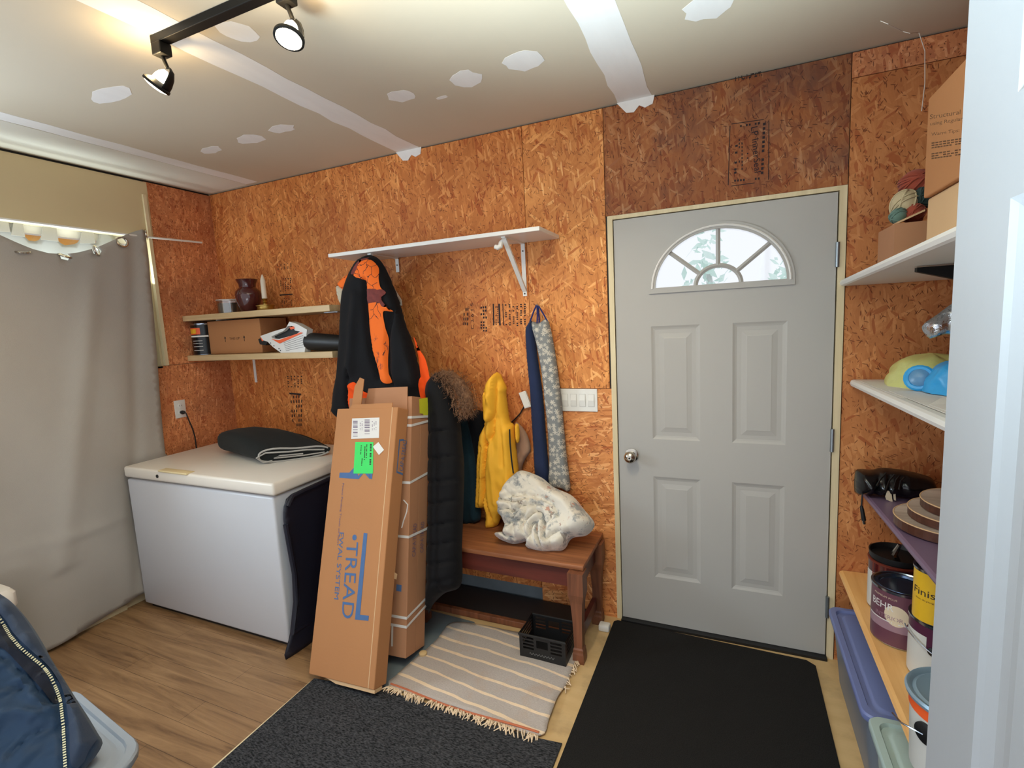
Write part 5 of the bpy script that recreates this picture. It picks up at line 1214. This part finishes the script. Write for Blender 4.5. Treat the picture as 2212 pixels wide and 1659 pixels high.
for i, (z, m_, l) in enumerate(((zb+.0805, 'cream', 'lower of two small cream blocks on the topmost rounded board'), (zb+.0955, 'card_lt', 'upper tan block of the two on the topmost rounded board'))):
    tag(MB().box((3.975, -.46, z), (4.05, -.40, z+.014), bev=.003).build('small_block', m_, smooth=False), l, 'block')
tag(MB().lathe([(.030, 0), (.036, .01), (.038, .05), (.032, .075), (.018, .085), (0, .086)], (3.90, -.86, z3(-.86)), 24).build('cream_jar', 'wax'), 'round cream jar at the near end of the purple shelf', 'jar')
# paint cans
def can(x, y, z, r, h, label, body, rim='can_metal', lid='can_lid', name='paint_can'):
    t = thing(name, label, 'can', (x, y, z))
    MB().lathe([(r, 0), (r, h-.008), (r+.003, h-.006), (r+.003, h), (r-.004, h+.001), (r-.010, h-.006)], (x, y, z), 48, cap=False).build('can_body', rim, t)
    MB().lathe([(r-.009, h-.006), (r-.012, h-.001), (r-.018, h-.001), (r-.022, h-.008), (r*.5, h-.008), (0, h-.008)], (x, y, z), 40, cap=False).build('can_lid', lid, t)
    MB().lathe([(r+.0004, .003), (r+.0004, h-.010)], (x, y, z), 48, cap=False).build('label', body, t)
    return t
zp = .434
a_ = can(3.876, -.265, zp, .084, .190, 'white paint can with brown drips and black lid at the wall end of the plank', 'can_white', 'drip', 'black')
for an in (-2.75, -2.45, -2.2): band(a_, (3.876, -.265), .0845, zp+.10-.03*(an+2.6), zp+.185, an, an+.07, 'drip', 'paint_drip', 3)
band(a_, (3.876, -.265), .0845, zp+.145, zp+.186, -3.4, -.6, 'oxblood', 'paint_drip', 20)
pt = thing('paint_brush', 'black paint pan with a metal handled brush on the drippy paint can', 'paint brush', (3.876, -.265, zp+.191))
MB().lathe([(.060, 0), (.086, .004), (.088, .026), (.084, .026), (.080, .008), (0, .006)], (3.880, -.262, zp+.191), 36).build('pan', 'black', pt)
MB().tube([(3.87, -.30, zp+.20), (3.85, -.345, zp+.245), (3.862, -.355, zp+.285)], [.012, .010, .006], 8).build('brush_handle', 'chrome', pt)
bh = can(3.845, -.470, zp, .085, .195, 'plum coloured paint can with white lettering and oval swatch on the plank', 'beh')
band(bh, (3.845, -.470), .0854, zp+.055, zp+.085, -3.5, -.3, 'beh_lt', n=30)
band(bh, (3.845, -.470), .0856, zp+.084, zp+.0875, -3.5, -.3, 'strap', n=30)
def cyl_text(body, c, r, a0, z, h, mat, par, length, lift=.0012, slant=0):
    t = text(body, mat, par, (0, 0, 0), (1, 0, 0), (0, 0, 1), length, h)
    off = Vector((0, 0, 0)); q = par
    while q is not None: off += q.location; q = q.parent
    for v in t.data.vertices:
        p = v.co+off; a = a0+p.x/r; v.co = Vector((c[0]+(r+lift)*math.cos(a), c[1]+(r+lift)*math.sin(a), z+p.z))-off
    return t
cyl_text('BEHR', (3.845, -.470), .085, -2.95, zp+.125, .024, 'strap', bh, .075)
cyl_text('INTERIOR', (3.845, -.470), .085, -2.75, zp+.094, .014, 'beh_lt', bh, .085)
cyl_text('PREMIUM PLUS', (3.845, -.470), .085, -2.85, zp+.165, .006, 'cream', bh, .075)
mb = MB(); P = []
for i in range(28):
    a = 2*PI*i/28; P.append((-1.98+.40*math.cos(a), zp+.112+.036*math.sin(a)))
cv = mb.bm.verts.new((3.845+.0862*math.cos(-1.98), -.470+.0862*math.sin(-1.98), zp+.112)); rv = [mb.bm.verts.new((3.845+.0862*math.cos(a), -.470+.0862*math.sin(a), z)) for a, z in P]
rm = [mb.bm.verts.new((3.845+.0862*math.cos(-1.98+(a+1.98)*.5), -.470+.0862*math.sin(-1.98+(a+1.98)*.5), zp+.112+(z-zp-.112)*.5)) for a, z in P]
for i in range(28):
    j = (i+1) % 28; mb.bm.faces.new((cv, rm[i], rm[j])); mb.bm.faces.new((rm[i], rv[i], rv[j], rm[j]))
mb.build('swatch', 'cream', bh)
pc = can(3.905, -.650, zp, .085, .190, 'dark purple paint can with a pale swirl under the yellow can', 'can_purple')
band(pc, (3.905, -.650), .0856, zp+.004, zp+.11, -3.5, -2.0, 'can_white', 'pale_swirl', 24); band(pc, (3.905, -.650), .0856, zp+.11, zp+.15, -3.3, -2.35, 'can_white', 'pale_swirl', 16)
MB().lathe([(.013, 0), (.013, .004), (.008, .006)], (3.905+.086*math.cos(-2.15), -.650+.086*math.sin(-2.15), zp+.112), 16, (math.cos(-2.15), math.sin(-2.15), 0)).build('handle_ear', 'black', pc)
MB().tube([(3.905+.095*math.cos(a), -.650+.095*math.sin(a), zp+.112-.03*math.sin((a+2.15)*1.4)) for a in np.linspace(-2.15, -3.3, 10)], .002, 6).build('bail_wire', 'can_metal', pc)
yc2 = can(3.876, -.668, zp+.192, .056, .165, 'small yellow varnish can standing on the purple paint can', 'can_yellow')
cyl_text('Finish', (3.876, -.668), .056, -3.0, zp+.192+.084, .022, 'ink_black', yc2, .078)
cyl_text('fast drying', (3.876, -.668), .056, -2.85, zp+.192+.068, .006, 'ink_brown', yc2, .05)
bc = can(3.905, -.83, zp, .068, .205, 'black can with silver rim tucked in beside the open door', 'gloss_black')
wc = thing('paint_pail', 'white paint pail with blue lid at the near end of the plank', 'pail', (3.815, -1.045, zp))
MB().lathe([(.092, 0), (.097, .175), (.097, .19), (0, .19)], (3.815, -1.045, zp), 48).build('pail_body', 'can_white', wc)
MB().lathe([(.0985, .158), (.0985, .19), (.097, .19)], (3.815, -1.045, zp), 48, cap=False).build('orange_band', 'orange', wc)
MB().lathe([(.098, .188), (.106, .190), (.108, .198), (.104, .204), (.098, .203), (.092, .196), (.085, .200), (.07, .196), (0, .196)], (3.815, -1.045, zp), 48).build('pail_lid', 'sky_blue', wc)
MB().prism([(-.02, -.02), (.02, -.02), (0, .03)], (3.795, -1.06, zp+.1965), (1, 0, 0), (0, 1, 0), (0, 0, 1), .0008).build('paper_label', 'paper', wc, smooth=False)
ang = -2.55; ex_ = Vector((math.cos(ang), math.sin(ang), 0)); pe = Vector((3.815, -1.045, zp+.125))+ex_*.095
MB().lathe([(.026, 0), (.026, .006), (.018, .009), (0, .009)], pe, 24, tuple(ex_)).build('handle_ear', 'black', wc)
MB().tube([pe+ex_*.010, pe+ex_*.016+Vector((-.03, .03, -.002)), pe+ex_*.014+Vector((-.04, .07, -.01))], .0022, 6).build('bail_wire', 'can_metal', wc)
# totes on the floor below
def tote(name, x0, x1, y0, y1, h, label, body, lidm, rot=0., r=.035, open_=False, cat='storage tote'):
    t = thing(name, label, cat, ((x0+x1)/2, (y0+y1)/2, 0)); cx_, cy_ = (x0+x1)/2, (y0+y1)/2
    c, s = math.cos(rot), math.sin(rot)
    def tr(P): return [(cx_+(a-cx_)*c-(b-cy_)*s, cy_+(a-cx_)*s+(b-cy_)*c) for a, b in P]
    mb = MB(); mb.loft([[Vector((a, b, z)) for a, b in tr(rr2(x0+i, y0+i, x1-i, y1-i, r))] for i, z in ((.040, .002), (.016, h-.035), (.010, h-.03), (.010, h-.012))]); mb.build('tote_body', body, t)
    mb = MB(); mb.loft([[Vector((a, b, z)) for a, b in tr(rr2(x0+i, y0+i, x1-i, y1-i, r))] for i, z in ((.002, h-.026), (0, h-.022), (0, h-.006), (.004, h), (.022, h), (.026, h-.010), (.040, h-.010), (.046, h-.004), (.052, h-.003))]); mb.build('tote_lid', lidm, t)
    return t
tote('storage_tote', 3.690, 4.08, -.735, -.085, .300, 'storage tote with blue violet lid under the plank shelf', 'tote_body', 'tote_blue')
tote('storage_tote', 3.695, 4.08, -1.42, -.745, .318, 'pale teal storage tote nearest the open white door', 'tote_teal', 'tote_teal')
# cobweb
cw = MB(); cw.tube(on('y', -.5, 1902, 45, 1918, 52)+on('y', -.3, 1950, 68, 1965, 72)+on('y', -.05, 1985, 70), .0012, 4); cw.tube(on('y', -.05, 1985, 70, 1998, 110, 1998, 180, 1991, 240), .0015, 4)
tag(cw.build('cobweb', 'cobweb'), 'dusty cobweb strand hanging from the ceiling above the printed carton', 'cobweb')
# ================================================================ NEAR LEFT: totes, bin and the navy jacket
tote('storage_tote', 1.05, 1.668, -2.08, -1.632, .345, 'grey blue lidded tote on the laminate beside the navy jacket', 'tote_greyb', 'tote_grey', rot=-.13, r=.10)
wb = thing('white_bin', 'white lidded plastic bin beside the beige curtain', 'bin', (.20, -1.70, 0))
MB().loft([[Vector((a, b, z)) for a, b in rr2(.125+i, -2.0+i, .345-i, -1.435-i, .03)] for i, z in ((.05, .002), (.014, .40), (.010, .425))]).build('bin_body', 'appliance', wb)
MB().loft([[Vector((a, b, z)) for a, b in rr2(.125+i, -2.0+i, .345-i, -1.435-i, .03)] for i, z in ((0, .418), (-.004, .425), (-.004, .485), (.008, .503), (.03, .505))]).build('bin_lid', 'lid_white', wb)
jk = thing('navy_jacket', 'crumpled navy blue jacket with brass zipper in front of the tote', 'jacket', (1.35, -1.95, .35))
nrm = Vector((.62, -.30, .72)).normalized(); ju = Vector((nrm.z, 0, -nrm.x)).normalized(); jv = nrm.cross(ju)*1
FJ = Frame((1.44, -1.86, .47), ju, jv, nrm)
JO = FJ.px([-60, 1250, 0, 1283, 30, 1305, 62, 1342, 90, 1385, 112, 1425, 140, 1470, 165, 1510, 190, 1548, 212, 1585, 222, 1605, 208, 1632, 185, 1665, 180, 1740, 60, 1800, -120, 1780, -180, 1600, -150, 1400])
zl = [0, 1343, 15, 1362, 30, 1388, 52, 1415, 75, 1432, 100, 1452, 116, 1475, 128, 1502, 136, 1525, 140, 1560, 143, 1600, 146, 1650, 148, 1720]
zlu = [-40, 1318]+zl
ZP = FJ.px(zlu)
PJ = Pillow(FJ, JO, .06, .06, h=.010, back=1.0, amp=.022, ns=15., extra=lambda Q: np.array([.016*math.sqrt(abs(math.sin(q[0]*38+q[1]*26+4*noise.noise((q[0]*7, q[1]*7, 2.))))) for q in Q])*(Q[:, 0] < .0), folds=[(ZP, -.016, .010), (FJ.px([-40, 1420, 30, 1440, 70, 1480, 110, 1530]), -.02, .008), (FJ.px([0, 1500, 40, 1495, 80, 1510]), -.014, .006), (FJ.px([10, 1560, 50, 1550, 100, 1560]), .014, .010), (FJ.px([30, 1640, 70, 1600, 110, 1580]), -.018, .008), (FJ.px([60, 1480, 80, 1520, 120, 1545]), .014, .010), (FJ.px([150, 1500, 170, 1560, 180, 1620]), .012, .012), (FJ.px([-20, 1380, 20, 1420, 60, 1445, 100, 1490, 124, 1530]), -.016, .007)])
jb = PJ.build('jacket_body', 'jacket', jk)
patch('front_facing', 'jacket_flap', [-30, 1262, 0, 1290, 28, 1310, 58, 1346, 86, 1390, 108, 1430, 136, 1475, 160, 1514, 184, 1552, 205, 1588, 212, 1604, 196, 1630, 178, 1660, 160, 1664, 156, 1600, 152, 1555, 146, 1520, 136, 1490, 122, 1466, 104, 1443, 78, 1422, 56, 1404, 34, 1378, 16, 1350, -30, 1314], PJ, jk, F=FJ, h=.010, Fp=FJ)
patch('lining_strip', 'dark_blue', [-30, 1322, 10, 1364, 30, 1396, 50, 1422, 74, 1440, 98, 1460, 112, 1482, 124, 1508, 133, 1530, 120, 1528, 100, 1505, 76, 1478, 50, 1450, 20, 1420, -30, 1390], PJ, jk, F=FJ, h=.010, Fp=FJ)
zb_ = MB(); Zd = []
for i in range(len(ZP)-1):
    a, b = Vector(ZP[i]), Vector(ZP[i+1]); k = max(1, int((b-a).length/.0068))
    for j in range(k): Zd.append(a.lerp(b, j/k))
Dz = PJ.d(np.array([(p.x, p.y) for p in Zd]))
for i in range(len(Zd)-1):
    d = (Zd[i+1]-Zd[i]).normalized(); nn_ = Vector((-d.y, d.x))*.0036; p = Zd[i]; q = Zd[i]+(Zd[i+1]-Zd[i])*.55
    for s, r0_, r1_ in ((1, 0, 1), (-1, 0, 1)):
        zb_.prism([(p.x-nn_.x, p.y-nn_.y), (q.x-nn_.x, q.y-nn_.y), (q.x+nn_.x, q.y+nn_.y), (p.x+nn_.x, p.y+nn_.y)], FJ.w(0, 0, Dz[i]+.007), FJ.ex, FJ.ez, FJ.n, .003); break
zb_.build('zipper', plain('zip_brass', (196, 190, 160), .35, metal=.5), jk, smooth=False)
# ================================================================ TRACK LIGHT
tk = thing('track_light', 'black ceiling track light with warm lit bulbs', 'light', (2.2, -1.30, H-.02))
MB().box((1.575, -1.318, H-.026), (3.0, -1.284, H-.001), bev=.002).build('track_rail', 'black_metal', tk, smooth=False)
def head(x, y, side, d):
    hd = MB(); hd.box((x-.022, y-.02, H-.062), (x+.022, y+.02, H-.025), bev=.003); hd.build('adapter', 'black_metal', tk, smooth=False)
    d = Vector(d).normalized(); piv = Vector((x, y, H-.062)); bot = Vector((x+.012, y+.004, H-.10))
    MB().tube([piv, bot], .006, 8).build('stem', 'black_metal', tk)
    c = bot+d*.0
    # half bowl behind the bulb: open on one side, as on the gimbal heads in the photo
    sd_ = Vector(side); sd_ = (sd_-d*sd_.dot(d)).normalized(); pd_ = d.cross(sd_); g = MB(); V = []
    for r_, h_ in [(.008, -.006), (.022, .002), (.032, .022), (.037, .044), (.038, .060)]:
        V.append([g.bm.verts.new(c+d*h_+(sd_*math.cos(a)+pd_*math.sin(a))*r_) for a in np.linspace(-1.15, 1.15, 19)])
    for A_, B_ in zip(V, V[1:]):
        for k in range(18): g.bm.faces.new((A_[k], A_[k+1], B_[k+1], B_[k]))
    g = g.build('lamp_cage', 'black_metal', tk); md_ = g.modifiers.new('thickness', 'SOLIDIFY'); md_.thickness = .002
    b = MB().lathe([(.006, .010), (.016, .022), (.020, .034), (.022, .048)], c, 24, tuple(d)).build('bulb_neck', 'bulb', tk)
    MB().lathe([(.020, .048), (.034, .056), (.041, .062), (.041, .070), (.035, .071), (.034, .064)], c, 28, tuple(d), cap=False).build('bulb_collar', 'black_metal', tk)
    MB().lathe([(.034, .066), (.034, .072), (.020, .077), (0, .078)], c, 28, tuple(d)).build('bulb_face', 'bulb', tk)
    sp = bpy.data.lights.new('track_spot', 'SPOT'); sp.energy = 36; sp.spot_size = 1.7; sp.spot_blend = .8; sp.color = (1, .82, .56); sp.shadow_soft_size = .035
    so = bpy.data.objects.new('track_spot', sp); COL.objects.link(so); so.location = c+d*.085; so.rotation_euler = d.to_track_quat('-Z', 'Y').to_euler()
    pl_ = bpy.data.lights.new('bulb_spill', 'POINT'); pl_.energy = 2.0; pl_.color = (1, .72, .36); pl_.shadow_soft_size = .012
    po = bpy.data.objects.new('bulb_spill', pl_); COL.objects.link(po); po.location = c+d*.03-sd_*.032
head(1.600, -1.300, tuple(CR*.7-CU*.55+CF*.75), (-.62, -.25, -.74))
head(2.155, -1.300, tuple(CF), (.05, -.35, -.93))
head(2.72, -1.300, (1, -.3, 0), (-.05, .5, -.85))
# ================================================================ LIGHT
w = bpy.data.worlds.new('world'); SC.world = w; w.use_nodes = True
nt = w.node_tree; bgd = nt.nodes['Background']
bgd.inputs[0].default_value = (.93, .97, 1.03, 1); bgd.inputs[1].default_value = 1.04
def area(name, loc, d, ax, sx, sy, en, col):
    l = bpy.data.lights.new(name, 'AREA'); l.shape = 'RECTANGLE'; l.size = sx; l.size_y = sy; l.energy = en; l.color = col
    o = bpy.data.objects.new(name, l); COL.objects.link(o); z = -Vector(d).normalized(); x = Vector(ax); x = (x-z*x.dot(z)).normalized(); y = z.cross(x)
    m = Matrix.Identity(4)
    for k, a in enumerate((x, y, z)):
        for r in range(3): m[r][k] = a[r]
    m.translation = loc; o.matrix_world = m; return o
area('daylight_window', (-.20, -1.98, 1.80), (1, .10, -.05), (0, 1, 0), .62, .72, 58, (.70, .86, 1.))
area('daylight_above_curtain', (-.012, -.95, 1.93), (.16, .0, 1), (0, 1, 0), .95, .05, 4, (.86, 1., .98))
al_ = area('ceiling_fill', (2.7, -3.0, .5), (.16, .50, 1), (1, 0, 0), .6, .6, 52, (.72, .92, 1.)); al_.data.spread = .95  # added uplight behind the camera, narrowed to brighten the right of the ceiling
area('low_fill', (2.7, -3.4, .55), (-.28, 1, -.04), (1, 0, 0), 1.2, .6, 8, (.94, .97, 1.))  # added fill near the floor, brightens the low parts of the room
vs_ = SC.view_settings; vs_.view_transform = 'Standard'; vs_.look = 'None'; vs_.exposure = 0.0; vs_.gamma = 1; vs_.use_curve_mapping = False
SC.cycles.use_denoising = True
SC.cycles.max_bounces = 7; SC.cycles.diffuse_bounces = 5; SC.cycles.caustics_reflective = False; SC.cycles.caustics_refractive = False
SC.cycles.sample_clamp_indirect = 4
